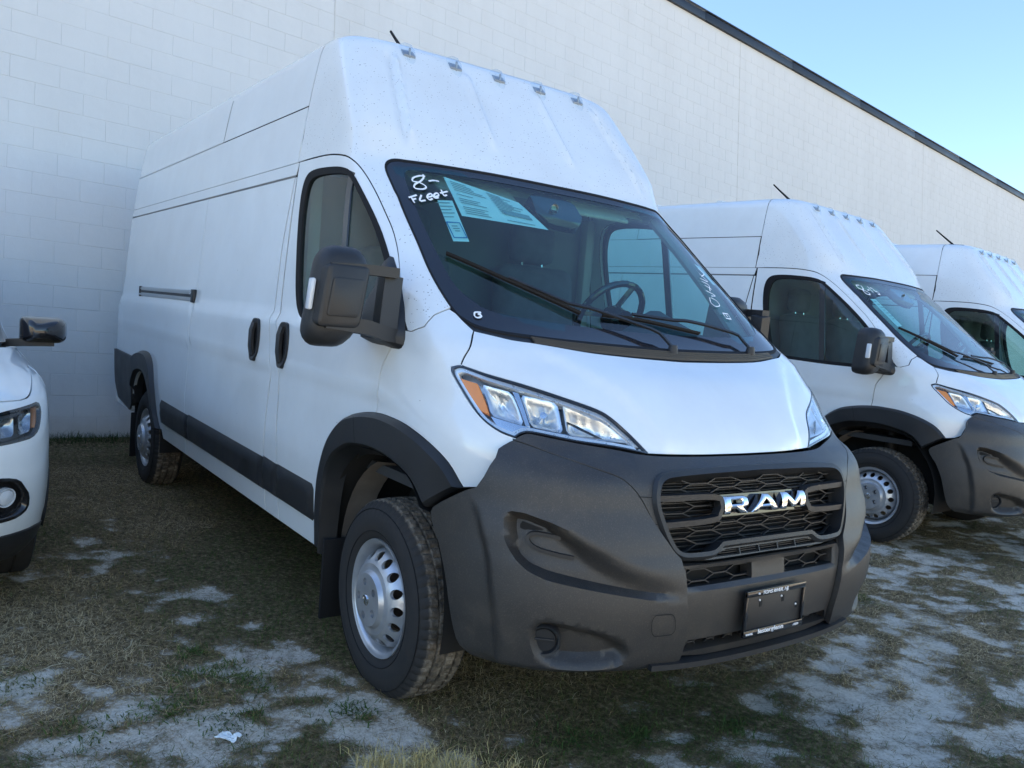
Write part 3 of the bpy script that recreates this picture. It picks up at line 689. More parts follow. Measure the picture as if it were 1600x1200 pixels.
    o = [BODY.at(s, 2.744) for s in np.linspace(-BODY.s_x(-1.262, 2.744), BODY.s_x(-1.262, 2.744), 41)]
    b.add([tuple(p) for p in o] + [(-1.262, 0, 2.765), (-1.225, 0, 2.752)], [(i, i + 1, 41) for i in range(40)])
    roof = b.build('roof', 'white', van, sharp=30)
    mr = MB()
    for x in (-1.9, -2.683, -3.5, -4.3): mr.box((x, 0, 2.762), (.07, 1.35, .02), bev=.008)
    mr.build('roof_rib', 'white', roof)
    for sgn in (1, -1):    # joint in the roof side
        b = MB(); b.bar([(-2.683, -sgn * (BODY.ys(z) + .0005), z) for z in (2.392, 2.5, 2.6, 2.66)], .005, .003, up=(0, 1, 0)); b.build('roof_joint', 'trim_grey', roof)
    # --- rear end: rounded corners and rear doors
    b = MB(); zs = [.46, .7, .9, 1.05, 1.12, 1.2, 1.4, 1.7, 2.0, 2.2, 2.4, 2.55, 2.62, 2.67, 2.70, 2.722, 2.736, 2.744]
    prof = []
    for z in zs:
        ys = BODY.ys(z); lean = -.03 * max(0, z - 1.2) / 1.5
        r = .11; pts = [(-5.195, ys)] + [(-5.195 - r * math.sin(R_(a)) , ys - r + r * math.cos(R_(a))) for a in (15, 30, 45, 60, 75, 90)]
        pts = [(x - lean * ((-5.195 - x) / r), y) for x, y in pts]
        prof.append([(x, -y, z) for x, y in pts] + [(pts[-1][0] - .01, 0, z)] + [(x, y, z) for x, y in pts[::-1]])
    n = len(prof[0]); b.add([p for q in prof for p in q], [(i * n + j, i * n + j + 1, (i + 1) * n + j + 1, (i + 1) * n + j) for i in range(len(zs) - 1) for j in range(n - 1)])
    b.build('rear_doors', 'white', van, sharp=50)
    # --- inner shell that closes the gaps and carries the underbody
    b = MB(); b.box((-3.2, 0, .55), (4.0, 1.80, .22), bev=.03); b.box((-.1, 0, .52), (1.3, 1.16, .30), bev=.04); b.build('underbody', 'undercoat', van)
    b = MB(); b.box((.35, 0, .8), (.5, 1.1, .5), bev=.03); b.build('engine_bay', 'undercoat', van)
    # sills
    for sgn in (1, -1):
        b = MB(); b.bar([(-.6, -sgn * .955, .415), (-3.43, -sgn * .955, .415)], .05, .06); b.build('sill', 'white', van, sharp=60)
    return dict(hl_up=hl_up, hl_lo=hl_lo, hl_out=hl_out, ws_edge=ws_edge, corner=corner, rear_edge=rear_edge, arch_out=arch_out)

def build_glazing(van, K):
    # cowl between hood and windscreen
    cow_rear = [(0, 1.371), (.294, 1.375), (.516, 1.381), (.652, 1.387), (.768, 1.395), (.842, 1.411), (.875, 1.437)]
    fr = [(0, 1.335), (.22, 1.338), (.445, 1.345), (.598, 1.359), (.714, 1.371), (.789, 1.384), (.856, 1.395), (.875, 1.43)]
    half = spline(fr, 3) + spline(cow_rear[::-1], 3)[1:]
    cow = half[:len(spline(fr, 3))] + spline(cow_rear, 3)[::-1][1:]
    full = cow + [(-s, z) for s, z in cow[::-1][1:-1]]
    c = patch('cowl', BODY, dens(full, .05), 'plastic_clean', van, .05, off=-.004, rim=.02)
    b = MB()
    for k in range(4):
        t = .16 + .2 * k
        ln = []
        for i in range(-14, 15):
            s = i * .047; zf = np.interp(abs(s), [p[0] for p in fr[:-1]], [p[1] for p in fr[:-1]]); zr = np.interp(abs(s), [p[0] for p in cow_rear], [p[1] for p in cow_rear])
            ln.append(P3(BODY, s, zf + (zr - zf) * t, .002))
        b.bar(ln, .006, .009)
    b.build('cowl_louvre', 'plastic_clean', c)
    # windscreen
    e = [p for p in K['ws_edge'] if 1.44 < p[1] < 1.93]
    half = spline(cow_rear, 3)[:-1] + [(.879, 1.44)] + e + K['corner']
    ws = half + [(-s, z) for s, z in half[::-1][1:-1]]
    ws = dens(ws, .06)
    patch('windshield', BODY, inset(ws, .003), 'windshield', van, .08, off=-.004, rim=0)
    inner_h = spline([(0, 1.432), (.35, 1.438), (.62, 1.452), (.74, 1.468), (.79, 1.50), (.826, 1.56), (.825, 1.70), (.81, 1.86), (.785, 1.99), (.75, 2.035), (.66, 2.045), (.35, 2.054), (0, 2.056)], 4)
    inner = inner_h + [(-s, z) for s, z in inner_h[::-1][1:-1]]
    patch('windshield_border', BODY, inset(ws, .002), 'frit', van, .08, holes=[dens(inner, .06)], off=-.0025, rim=0)
    patch('windshield_seal', BODY, inset(ws, -.003), 'rubber', van, .05, holes=[inset(ws, .006)], off=.001, rim=.012)
    # sensor housing behind the glass at the top
    patch('sensor_housing', BODY, chaikin([(.14, 2.06), (-.14, 2.06), (-.11, 1.93), (.02, 1.925), (.11, 1.95)], 1), 'gloss_black', van, .08, off=-.02, rim=.06)
    b = MB(); b.lathe([(.0, -.006), (.018, -.004), (.022, .01)], 16, P3(BODY, .045, 1.975, -.012), 'X'); b.build('sensor_lens', 'lamp_grey', van)
    # wipers
    wb1 = [(.795, 1.667), (.583, 1.576), (.35, 1.481)]; wa1 = [(.60, 1.585), (.396, 1.503), (.196, 1.458), (.023, 1.413), (.008, 1.396), (.001, 1.371)]
    wb2 = [(.237, 1.482), (.037, 1.475), (-.264, 1.441)]; wa2 = [(.08, 1.487), (-.13, 1.475), (-.292, 1.461), (-.489, 1.43), (-.50, 1.41), (-.51, 1.386)]
    for wb, wa in ((wb1, wa1), (wb2, wa2)):
        b = MB(); ln = spline(wb, 8)
        b.bar([P3(BODY, s, z, .012) for s, z in ln], .012, .009, up=(0, 0, 1)); b.bar([P3(BODY, s, z, .005) for s, z in ln], .004, .012, up=(.7, 0, .7))
        blade = b.build('wiper', 'rubber', van)
        b = MB(); ln = [wa[0]] + spline(wa[1:4], 5) + wa[4:]
        offs = np.interp(np.linspace(0, 1, len(ln)), [0, .25, .8, 1], [.020, .034, .034, .016])
        b.bar([P3(BODY, s, z, o) for (s, z), o in zip(ln, offs)], .012, .009, up=(.7, 0, .7))
        b.lathe([(.0, .022), (.016, .020), (.02, 0), (.02, -.03)], 14, P3(BODY, wa[-1][0], wa[-1][1] - .004, .008), 'Z'); b.build('wiper_arm', 'plastic_clean', blade)

def build_interior(van):
    b = MB(); n = 25
    top = [BODY.at(s, 1.36) for s in np.linspace(-.86, .86, n)]
    v = [(p[0] - .06, p[1] * .97, 1.345) for p in top] + [(-.02 - .10 * abs(p[1]), p[1] * .95, 1.41 if abs(p[1] - .40) > .24 else 1.41 + .13 * math.cos((p[1] - .40) / .24 * math.pi / 2)) for p in top] + [(-.20, p[1] * .95, 1.34) for p in top] + [(-.18, p[1] * .95, .85) for p in top]
    b.add(v, [(r * n + i, r * n + i + 1, r * n + n + i + 1, r * n + n + i) for r in range(3) for i in range(n - 1)]); b.build('dashboard', 'dash', van, sharp=60)
    # steering wheel
    b = MB(); c = Vector((-.40, .40, 1.50)); rot = Matrix.Rotation(R_(-58), 3, 'Y')
    ring = [c + rot @ Vector((math.cos(t) * .19, math.sin(t) * .19, 0)) for t in np.linspace(0, 2 * math.pi, 37)]
    b.tube(ring, .017, 10, cap=False)
    for t in (0.3, math.pi - .3, -math.pi / 2): b.bar([c, c + rot @ Vector((math.sin(t) * .0 + math.cos(t) * .18, math.sin(t) * .18, 0))], .03, .02)
    b.lathe([(0, .0), (.07, .01), (.075, .04), (.05, .12)], 18, c + Vector((0, 0, -.02)), 'X'); b.build('steering_wheel', 'gloss_black', van)
    for y in (-.42, .40):
        b = MB(); b.box((-.80, y, 1.06), (.52, .52, .18), bev=.06); seat = b.build('seat', 'seat', van, sharp=60)
        b = MB(); b.box((-1.04, y, 1.42), (.17, .50, .66), rot=Matrix.Rotation(R_(-10), 3, 'Y'), bev=.06); b.build('backrest', 'seat', seat, sharp=60)
        b = MB(); b.box((-1.11, y, 1.87), (.11, .29, .22), bev=.05); b.build('headrest', 'seat', seat, sharp=60)
        for d in (-.07, .07):
            b = MB(); b.tube([(-1.09, y + d, 1.70), (-1.10, y + d, 1.80)], .007, 6); b.build('headrest_post', 'satin', seat)
    b = MB(); b.box((-1.235, 0, 1.35), (.02, 1.78, 1.45)); b.build('bulkhead', 'bulkhead', van)
    b = MB(); b.box((-.5, 0, .80), (1.45, 1.78, .04)); b.build('cabin_floor', 'dash', van)
    b = MB(); b.add([(-.56, -.72, 2.055), (-.56, .72, 2.055), (-1.22, .80, 2.09), (-1.22, -.80, 2.09)], [(0, 1, 2, 3)]); b.add([(-.545, -.70, 2.02), (-.545, .70, 2.02), (-.60, .70, 2.06), (-.60, -.70, 2.06)], [(0, 1, 2, 3)]); b.build('headlining', 'lining', van, smooth=False)
    for sg in (-1, 1):
        b = MB(); b.box((-.575, sg * .36, 2.035), (.16, .42, .02), rot=Matrix.Rotation(R_(35), 3, 'Y'), bev=.008); b.build('sun_visor', 'lining', van)
        # trimmed inside of pillar and door
        b = MB(); b.box((-1.19, sg * .87, 1.50), (.07, .07, 1.15), bev=.02); b.build('pillar_trim', 'trim_grey', van)
        b = MB(); b.tube([(.08, sg * .84, 1.43), (-.18, sg * .845, 1.68), (-.36, sg * .83, 1.85), (-.56, sg * .80, 2.03)], .035, 8); b.build('pillar_trim', 'trim_grey', van)
        b = MB(); b.box((-.55, sg * .93, 1.10), (1.1, .05, .44), bev=.02); b.build('door_lining', 'dash', van)

def build_papers(van, which):
    """window sticker, tags and marker writing on the windscreen"""
    if which == 1:
        pp = patch('window_sticker', BODY, dens([(.583, 2.043), (.247, 1.974), (.181, 1.854), (.614, 1.858)], .06), 'paper', van, .1, off=-.012, rim=0)
        b = MB(); B2 = np.array([(.583, 2.043), (.247, 1.974), (.614, 1.858), (.181, 1.854)])
        def uv(a, c): return tuple((B2[0] * (1 - a) + B2[1] * a) * (1 - c) + (B2[2] * (1 - a) + B2[3] * a) * c)
        for c in np.arange(.10, .95, .055):
            for a0, a1 in ((.06, .46), (.52, .94)):
                if random.random() < .75: ribbon('', BODY, [[uv(a0, c), uv(a0 + (a1 - a0) * random.uniform(.4, 1), c)]], .0035, None, None, off=-.009, mb=b)
        b.build('print', 'print', pp, smooth=False, fix=False)
        b = MB(); ribbon('', BODY, [[uv(.55, .62), uv(.9, .62)], [uv(.55, .70), uv(.9, .70)]], .012, None, None, off=-.0088, mb=b); b.build('print', 'print', pp, smooth=False, fix=False)
        tg = patch('paper_tag', BODY, dens([(.689, 1.915), (.618, 1.923), (.654, 1.742), (.725, 1.736)], .06), 'paper', van, .1, off=-.010, rim=0)
        fr = [(.708, 1.815), (.650, 1.819), (.656, 1.756), (.714, 1.750), (.708, 1.815)]
        ribbon('print', BODY, [fr], .006, 'blue_print', tg, off=-.007)
        ribbon('print', BODY, [[(.70, 1.90), (.64, 1.907)], [(.70, 1.885), (.635, 1.892)], [(.70, 1.87), (.65, 1.876)], [(.703, 1.855), (.645, 1.862)], [(.705, 1.838), (.66, 1.843)], [(.695, 1.80), (.668, 1.803)], [(.695, 1.79), (.665, 1.793)], [(.692, 1.78), (.67, 1.782)]], .004, 'print', tg, off=-.007)
        wr = [[(.688, 2.013), (.714, 2.011), (.747, 1.997), (.76, 1.98), (.734, 1.977), (.717, 1.967), (.716, 1.957), (.733, 1.947), (.76, 1.944), (.77, 1.95), (.757, 1.966), (.726, 1.983), (.70, 2.004), (.692, 2.022)],
              [(.685, 1.991), (.658, 1.998), (.635, 1.997)], [(.808, 1.905), (.807, 1.876)], [(.819, 1.898), (.779, 1.914)], [(.811, 1.889), (.79, 1.897)], [(.758, 1.917), (.779, 1.889), (.753, 1.894)],
              [(.736, 1.91), (.713, 1.918), (.71, 1.929), (.726, 1.923), (.739, 1.908), (.733, 1.899), (.717, 1.906)], [(.703, 1.917), (.682, 1.924), (.679, 1.936), (.695, 1.93), (.708, 1.914), (.70, 1.911), (.686, 1.916)],
              [(.651, 1.956), (.656, 1.929), (.639, 1.934)], [(.667, 1.938), (.625, 1.952)]]
        ribbon('marker_writing', BODY, [spline(w, 4) for w in wr], .0065, 'chalk', van, off=.003)
        ribbon('marker_writing', BODY, [spline([(.788, 1.457), (.811, 1.455), (.821, 1.442), (.814, 1.437), (.801, 1.44), (.794, 1.446), (.804, 1.449), (.792, 1.452)], 4)], .005, 'chalk', van, off=.003)
        sc = [[(-.697, 1.764), (-.712, 1.738), (-.66, 1.722)], [(-.662, 1.735), (-.681, 1.699), (-.63, 1.71)], [(-.62, 1.695), (-.66, 1.68), (-.625, 1.649)], [(-.655, 1.66), (-.62, 1.677)], [(-.573, 1.616), (-.55, 1.592), (-.562, 1.577), (-.605, 1.582), (-.613, 1.603), (-.584, 1.617)], [(-.59, 1.65), (-.64, 1.63), (-.60, 1.625)]]
        ribbon('marker_writing', BODY, [spline(w, 4) for w in sc], .004, 'chalk', van, off=.003)
        st = [(-.578, 1.547), (-.617, 1.546), (-.607, 1.523), (-.570, 1.525)]
        ribbon('sticker', BODY, [st + st[:1], [(-.59, 1.54), (-.597, 1.532)]], .006, 'chalk', van, off=.003)
        patch('paper_tag', BODY, dens([(-.74, 1.80), (-.79, 1.79), (-.80, 1.70), (-.765, 1.70)], .05), 'paper', van, .1, off=-.010, rim=0)
    else:
        wr = [[(.72, 2.0), (.76, 1.995), (.765, 1.97), (.73, 1.96), (.70, 1.94), (.72, 1.925), (.75, 1.93), (.745, 1.955), (.715, 1.975), (.70, 2.0)], [(.68, 1.965), (.65, 1.968)], [(.62, 2.0), (.635, 1.945)], [(.60, 1.99), (.575, 1.985), (.58, 1.965), (.55, 1.96), (.56, 1.94), (.59, 1.94)]]
        ribbon('marker_writing', BODY, [spline(w, 3) for w in wr], .008, 'chalk', van, off=.003)
        tg = patch('paper_tag', BODY, dens([(.74, 1.90), (.67, 1.905), (.69, 1.70), (.76, 1.69)], .06), 'paper', van, .1, off=-.010, rim=0)
        ribbon('print', BODY, [[(.725, 1.88 - .022 * k), (.70 - .01 * (k % 3), 1.882 - .022 * k)] for k in range(7)], .005, 'print', tg, off=-.007)
def build_front(van, K):
    G = .0018
    # ------------- bumper
    seam = [(.905, 1.062), (.861, 1.052), (.809, 1.036), (.739, 1.016), (.664, .993), (.615, .976), (.577, .943), (.547, .90), (.514, .84), (.463, .762), (.434, .727)]
    seam = spline(seam, 4)
    # upper fascia carrying the grille
    top = spline([(.905, 1.062), (.872, 1.078), (.843, 1.085), (.784, 1.078), (.686, 1.065), (.581, 1.053), (.466, 1.038), (.30, 1.033), (0, 1.031)], 4)
    half = [(0, .719), (.30, .716)] + seam[::-1] + top[1:]
    fas = dens(half + [(-s, z) for s, z in half[::-1][1:-1]], .05)
    gr = spline([(0, .985), (.25, .982), (.41, .976), (.462, .968), (.487, .948), (.497, .90), (.477, .83), (.449, .772), (.425, .748), (.39, .741), (.30, .741), (.268, .750), (.245, .764), (.215, .768), (0, .769)], 3)
    gr = dens(gr + [(-s, z) for s, z in gr[::-1][1:-1]], .04)
    slot = dens([(.215, .744), (.30, .724), (-.30, .724), (-.215, .744)], .05)
    f = patch('bumper_fascia', BUMP, inset(fas, G), 'plastic', van, .03, holes=[gr, slot], rim=.05)
    # grille surround, standing proud
    go = inset(gr, -.020); gi = inset(gr, .002)
    def proud(v): return .014 * sstep(dist_poly(v, go) / .006)
    gs = patch('grille_surround', BUMP, go, 'plastic_clean', van, .02, holes=[gi], loops=[inset(gr, -.012)], disp=proud, off=.001, rim=.05, calc=True)
    # corner pieces with air curtain and fog lamp pocket
    cor = seam[::-1] + [(.919, 1.057), (.972, 1.034), (1.037, .984), (1.10, .911), (1.142, .895)] + spline([(1.26, .835), (1.318, .790), (1.285, .70), (1.25, .607), (1.215, .51), (1.165, .415), (1.10, .366)], 3) + [(.986, .360), (.845, .358), (.682, .359), (.55, .364), (.46, .384), (.40, .404), (.396, .463), (.41, .58), (.425, .687)]
    cor = inset(dens(cor, .05), G)
    vo = chaikin([(.971, .861), (.999, .822), (.997, .765), (.971, .714), (.909, .679), (.792, .656), (.67, .636), (.56, .617), (.475, .610), (.475, .624), (.561, .652), (.67, .690), (.745, .742), (.782, .777), (.86, .81), (.937, .854)], 2)
    vi = chaikin([(.962, .822), (.957, .76), (.925, .728), (.775, .735), (.78, .79), (.86, .813), (.94, .828)], 1)
    fp = chaikin([(.928, .505), (.892, .552), (.823, .545), (.678, .518), (.595, .465), (.605, .402), (.753, .390), (.876, .40)], 2)
    cr = [(1.135, .90), (1.09, .835), (1.068, .744), (1.055, .614), (1.015, .455), (.985, .33)]
    crx = np.array(cr)[::-1]
    sh_s = [.40, .427, .56, .67, .792, .88, .94, .975, .995, 1.02]; sh_z = [.600, .602, .616, .634, .654, .668, .690, .718, .765, .80]      # front edge of the shelf under the air curtain
    up_s = [.40, .427, .56, .67, .745, .80, .86, .937, .975, 1.02]; up_z = [.655, .665, .705, .748, .785, .815, .838, .857, .858, .83]
    dp_s = [.40, .43, .50, .60, .70, .80, .95, 1.02]; dp_d = [.004, .004, .016, .034, .050, .060, .062, .060]
    wd_s = [.40, .60, .75, .88, 1.02]; wd_w = [.060, .085, .075, .030, .026]
    def cdisp(v):
        d = np.zeros(len(v)); s, z = v[:, 0], v[:, 1]
        zs = np.interp(s, sh_s, sh_z); zu = np.interp(s, up_s, up_z); D = np.interp(s, dp_s, dp_d); w = np.interp(s, wd_s, wd_w)
        d -= D * np.minimum(sstep((z - zs) / .020), sstep((zu - z) / w)) * sstep((1.003 - s) / .030)
        i3 = in_poly(v, fp); d -= np.where(i3, .046 * sstep(dist_poly(v, fp) / .036), 0)
        c = np.interp(z, crx[:, 1], crx[:, 0])
        d += .020 * sstep((c + .018 - s) / .030) * sstep((.90 - z) / .14) * sstep((z - .36) / .03)
        d -= .020 * sstep((.40 - z) / .05)
        return d
    ss_ = np.linspace(.445, .965, 27)
    band = [(a_, float(np.interp(a_, sh_s, sh_z))) for a_ in ss_] + [(a_, float(np.interp(a_, sh_s, sh_z)) + .020) for a_ in ss_[::-1]]
    us_ = np.linspace(.80, .975, 14)
    vt = [(a_, float(np.interp(a_, up_s, up_z))) for a_ in us_] + [(.992, .852), (1.002, .835), (1.003, .80), (.998, .768), (.985, .740), (.972, .716)] + [(a_, float(np.interp(a_, sh_s, sh_z))) for a_ in np.linspace(.955, .80, 12)]
    a = patch('bumper_corner', BUMP, cor, 'plastic', van, .0125, loops=[band, dens(vt, .012), dens(inset(vt, .013), .012), dens(inset(vt, .027), .012), dens(fp, .02), dens(inset(fp, .018), .02), dens(inset(fp, .036), .02)], disp=cdisp, rim=.07, calc=True)
    ins = chaikin(dens([(.962, .828), (.968, .78), (.945, .730), (.905, .708), (.80, .698), (.80, .745), (.86, .805)], .05), 1)
    vi_ = patch('air_curtain_insert', BUMP, ins, 'undercoat', a, .03, off=-.046, rim=0)
    def at(s, z, o): return P3(BUMP, s, z, o)
    for ln in (seam, [(.432, .722), (.425, .687), (.41, .58), (.396, .463), (.40, .408)]):
        q = ribbon('panel_gap', BUMP, [dens(ln, .05, False)], .012, 'undercoat', van, off=-.004); mirror_obj(q)
    for z0, s0, s1_ in ((.922, .565, .515), (.838, .512, .497)):
        q = ribbon('panel_gap', BUMP, [[(s0, z0), (s1_, z0 - .003)]], .0028, 'undercoat', van, off=.0012); mirror_obj(q)
    # air-curtain frame
    b = MB(); fr = spline([(.825, .790), (.86, .794), (.912, .796), (.935, .784), (.932, .766), (.905, .752), (.85, .744), (.785, .738)], 5)
    b.bar([at(s, z, -.040) for s, z in fr], .011, .022, up=(.7, -.6, 0)); vf = b.build('air_curtain_frame', 'plastic_clean', a)
    # fog lamp blank
    c0 = at(.872, .476, -.004); nn = Vector(BUMP.nrm(.872, .474)); rot = nn.to_track_quat('Z', 'Y').to_matrix()
    b = MB(); b.lathe([(.053, -.05), (.053, .006), (.050, .012), (.044, .010), (.041, -.004), (.038, -.004), (.036, .002), (.0, .004)], 36, (0, 0, 0), 'Z'); b.box((0, .004, .004), (.060, .008, .010), bev=.003)
    b.v = [tuple(c0 + rot @ Vector(p)) for p in b.v]; fb = b.build('fog_lamp_cover', 'plastic_clean', a)
    # tow-eye cover line
    hk = chaikin(dens([(.55, .570), (.464, .570), (.450, .503), (.540, .501)], .08), 2)
    ribbon('tow_eye_cover_gap', BUMP, [[(s, z) for s, z in hk + hk[:1]]], .0022, 'undercoat', a, off=.0244)
    am = mirror_obj(a)
    for ch in (vf, fb, vi_): mirror_obj(ch, am)
    # centre piece with lower openings
    ch = [(0, .714), (.30, .711), (.431, .721), (.424, .687), (.408, .58), (.394, .463), (.398, .405), (.28, .392), (0, .388)]
    cen = ch + [(-s, z) for s, z in ch[::-1][1:-1]]
    s1 = chaikin(dens([(.398, .696), (.088, .692), (.088, .638), (.392, .636)], .012), 1); s2 = mir(s1)
    low = dens([(.372, .458), (-.372, .458), (-.392, .418), (.392, .418)], .06)
    outer = dens([(.418, .706), (-.418, .706), (-.404, .622), (.404, .622)], .1)
    def ndisp(v):
        i = in_poly(v, outer); return np.where(i, -.014 * sstep(dist_poly(v, outer) / .016), 0) - .02 * sstep((v[:, 1] - .700) / .02)
    c = patch('bumper_centre', BUMP, inset(dens(cen, .05), G), 'plastic', van, .026, holes=[dens(s1, .05), dens(s2, .05), low], loops=[outer], disp=ndisp, rim=.05, calc=True)
    # lower lip
    b = MB(); ln = [at(s, .392 - .012 * (1 - (s / .5) ** 2), .004) for s in np.linspace(-.52, .52, 25)]; b.bar(ln, .07, .018); b.build('bumper_lip', 'plastic_clean', c, sharp=50)
    # dark boxes behind the openings
    b = MB()
    for z0, z1, o, w in ((.715, 1.0, -.085, .56), (.40, .712, -.075, .45)):
        ss = np.linspace(-w, w, 15); v = [at(s, z, o) for z in (z0, z1) for s in ss]; b.add(v, [(i, i + 1, 16 + i, 15 + i) for i in range(14)])
    b.build('radiator_backing', 'undercoat', van, smooth=False, fix=False)
    # ------------- honeycomb grille
    def honey(name, poly, parent, o, pitch=.25, amp=.0092, w=.0034, dep=.010):
        b = MB(); p = np.array(poly); z0, z1 = p[:, 1].min(), p[:, 1].max(); s0, s1_ = p[:, 0].min(), p[:, 0].max()
        row = 0; z = z0 + amp * .4
        while z < z1 + amp:
            ph = 0 if row % 2 == 0 else pitch / 2
            # flat - rise - flat - fall
            pts = []; k = math.floor((s0 - .2) / pitch); s = k * pitch + ph
            while s < s1_ + .2:
                pts += [(s, z - amp), (s + pitch * .30, z - amp), (s + pitch * .5, z + amp), (s + pitch * .80, z + amp)]; s += pitch
            seg = []
            for (a1, b1), (a2, b2) in zip(pts[:-1], pts[1:]):
                m = np.array([[a1 + (a2 - a1) * t, b1 + (b2 - b1) * t] for t in np.linspace(0, 1, 5)])
                ins = in_poly(m, poly)
                for i in range(4):
                    if ins[i] and ins[i + 1]: seg.append((tuple(m[i]), tuple(m[i + 1])))
            run = []
            for q in seg:
                if run and abs(run[-1][0] - q[0][0]) < 1e-6 and abs(run[-1][1] - q[0][1]) < 1e-6: run.append(q[1])
                else:
                    if len(run) > 1: b.bar([at(s, z_, o) for s, z_ in run], w, dep, up=(1, 0, 0))
                    run = [q[0], q[1]]
            if len(run) > 1: b.bar([at(s, z_, o) for s, z_ in run], w, dep, up=(1, 0, 0))
            z += amp * 2.15; row += 1
        return b.build(name, 'plastic_clean', parent, sharp=50)
    hm = honey('grille_mesh', inset(gr, -.006), gs, -.030)
    b = MB()
    for z in np.arange(.75, .985, .0135):
        w = np.interp(z, [.74, .77, .9, .985], [.41, .45, .49, .45]); b.bar([at(s, z, -.05) for s in np.linspace(-w, w, 17)], .003, .012, up=(1, 0, 0))
    b.build('grille_bar', 'plastic_clean', gs)
    honey('lower_grille_mesh', dens(s1, .05), c, -.035, pitch=.20); honey('lower_grille_mesh', dens(s2, .05), c, -.035, pitch=.20); honey('lower_grille_mesh', low, c, -.03, pitch=.09)
    b = MB()
    for z in (.728, .735, .741): b.bar([at(s, z, -.012) for s in np.linspace(-.27, .27, 13)], .0025, .008, up=(1, 0, 0))
    for s in (-.15, -.05, .05, .15): b.bar([at(s, .722, -.008), at(s, .746, -.008)], .005, .012, up=(1, 0, 0))
    b.build('lower_grille_mesh', 'plastic_clean', f)
    # bracket frames left and right of the emblem and the emblem bar
    for sg in (1, -1):
        br = [(.50, .918), (.262, .916), (.228, .890), (.240, .860), (.275, .843), (.482, .835)]
        b = MB(); ln = spline(br, 4); 
        v = []
        b.bar([at(sg * s, z, -.006) for s, z in ln], .019, .030, up=(1, 0, 0)); b.build('grille_bracket', 'plastic_clean', gs, sharp=50)
    # emblem letters
    def letter(outl, holes, s0, w):
        f2 = lambda q: dens([(s0 - x * w, .8535 + y * .058) for x, y in q], .012)
        o_ = f2(outl); hs = [f2(q) for q in holes]
        def dd(v):
            d = dist_poly(v, o_)
            for q in hs: d = np.minimum(d, dist_poly(v, q))
            return .004 * np.sqrt(np.clip(d / .004, 0, 1)) + .008 * (1 - ((v[:, 1] - .8825) / .029) ** 2)
        patch('emblem_letter', BUMP, o_, 'chrome', gs, .004, holes=hs, disp=dd, off=.004, rim=.026, calc=True)
    letter([(0, 0), (.24, 0), (.24, .34), (.46, .34), (.72, 0), (1.04, 0), (.76, .35), (.90, .37), (1, .46), (1, .88), (.86, 1), (0, 1)], [[(.26, .54), (.26, .79), (.72, .79), (.75, .74), (.75, .58), (.70, .54)]], .218, .115)
    letter([(-.08, 0), (.17, 0), (.26, .20), (.75, .20), (.82, 0), (1.08, 0), (.66, 1), (.42, 1)], [[(.35, .40), (.67, .40), (.54, .74)]], .072, .125)
    letter([(0, 0), (.2, 0), (.2, .60), (.44, .06), (.56, .06), (.8, .60), (.8, 0), (1, 0), (1, 1), (.76, 1), (.5, .44), (.24, 1), (0, 1)], [], -.082, .135)
    b = MB(); b.add([at(s, z, -.022) for z in (.846, .918) for s in np.linspace(-.232, .232, 13)], [(i, i + 1, 14 + i, 13 + i) for i in range(12)]); b.build('emblem_backing', 'gloss_black', gs, smooth=False, fix=False)
    # ------------- head lamps
    HL = K['hl_up'] + K['hl_lo'][1:] + K['hl_out'][1:-1]
    HL = inset(dens(HL, .03), .0015)
    def at2(s, z, o): return P3(BODY, s, z, o)
    hous = patch('headlight', BODY, HL, 'lamp_silver', van, .05, off=-.075, rim=0)
    lens = patch('lens', BODY, HL, 'lens', hous, .04, off=.003, rim=0)
    # black outer rim and bright bezel inside
    patch('rim', BODY, inset(HL, -.001), 'gloss_black', hous, .05, holes=[inset(HL, .0035)], off=.0015, rim=.07)
    patch('bezel', BODY, inset(HL, .0045), 'lamp_silver', hous, .03, holes=[inset(HL, .016)], off=-.010, rim=.03)
    patch('amber_reflector', BODY, dens([(1.020, 1.236), (.960, 1.226), (.960, 1.136), (1.004, 1.146)], .03), 'amber', hous, .03, off=-.012, rim=.03)
    def bowl(name, q, depth, mat, flutes):
        q = chaikin(dens(q, .05), 1)
        def dd(v):
            r = sstep(dist_poly(v, q) / .045); return -depth * r + .0025 * np.sin(v[:, 0] * flutes) * r
        return patch(name, BODY, q, mat, hous, .007, disp=dd, off=-.018, rim=.02, calc=True)
    bowl('reflector', [(.947, 1.228), (.848, 1.213), (.846, 1.114), (.954, 1.133)], .035, 'reflector', 260)
    bowl('reflector', [(.822, 1.209), (.702, 1.191), (.722, 1.099), (.826, 1.113)], .050, 'reflector', 420)
    bowl('reflector', [(.685, 1.190), (.583, 1.173), (.542, 1.144), (.487, 1.074), (.67, 1.087), (.711, 1.097)], .045, 'reflector', 180)
    patch('trim_strip', BODY, dens([(.845, 1.213), (.826, 1.209), (.830, 1.111), (.843, 1.113)], .03), 'satin', hous, .03, off=-.012, rim=.02)
    patch('trim_strip', BODY, dens([(.955, 1.130), (.83, 1.109), (.715, 1.095), (.68, 1.083), (.80, 1.094), (.862, 1.093), (.895, 1.077), (.938, 1.092)], .03), 'satin', hous, .03, off=-.016, rim=.02)
    patch('trim_strip', BODY, dens([(.692, 1.136), (.66, 1.125), (.575, 1.083), (.63, 1.108)], .03), 'gloss_black', hous, .03, off=-.020, rim=.01)
    b = MB(); n0 = Vector(BODY.nrm(.765, 1.153)); c1 = at2(.765, 1.153, -.055)
    b.lathe([(.0, .03), (.012, .028), (.016, .0), (.016, -.02)], 16, (0, 0, 0), 'Z'); q = n0.to_track_quat('Z', 'Y').to_matrix(); b.v = [tuple(c1 + q @ Vector(p)) for p in b.v]; b.build('bulb', 'chrome', hous)
    hm2 = mirror_obj(hous)
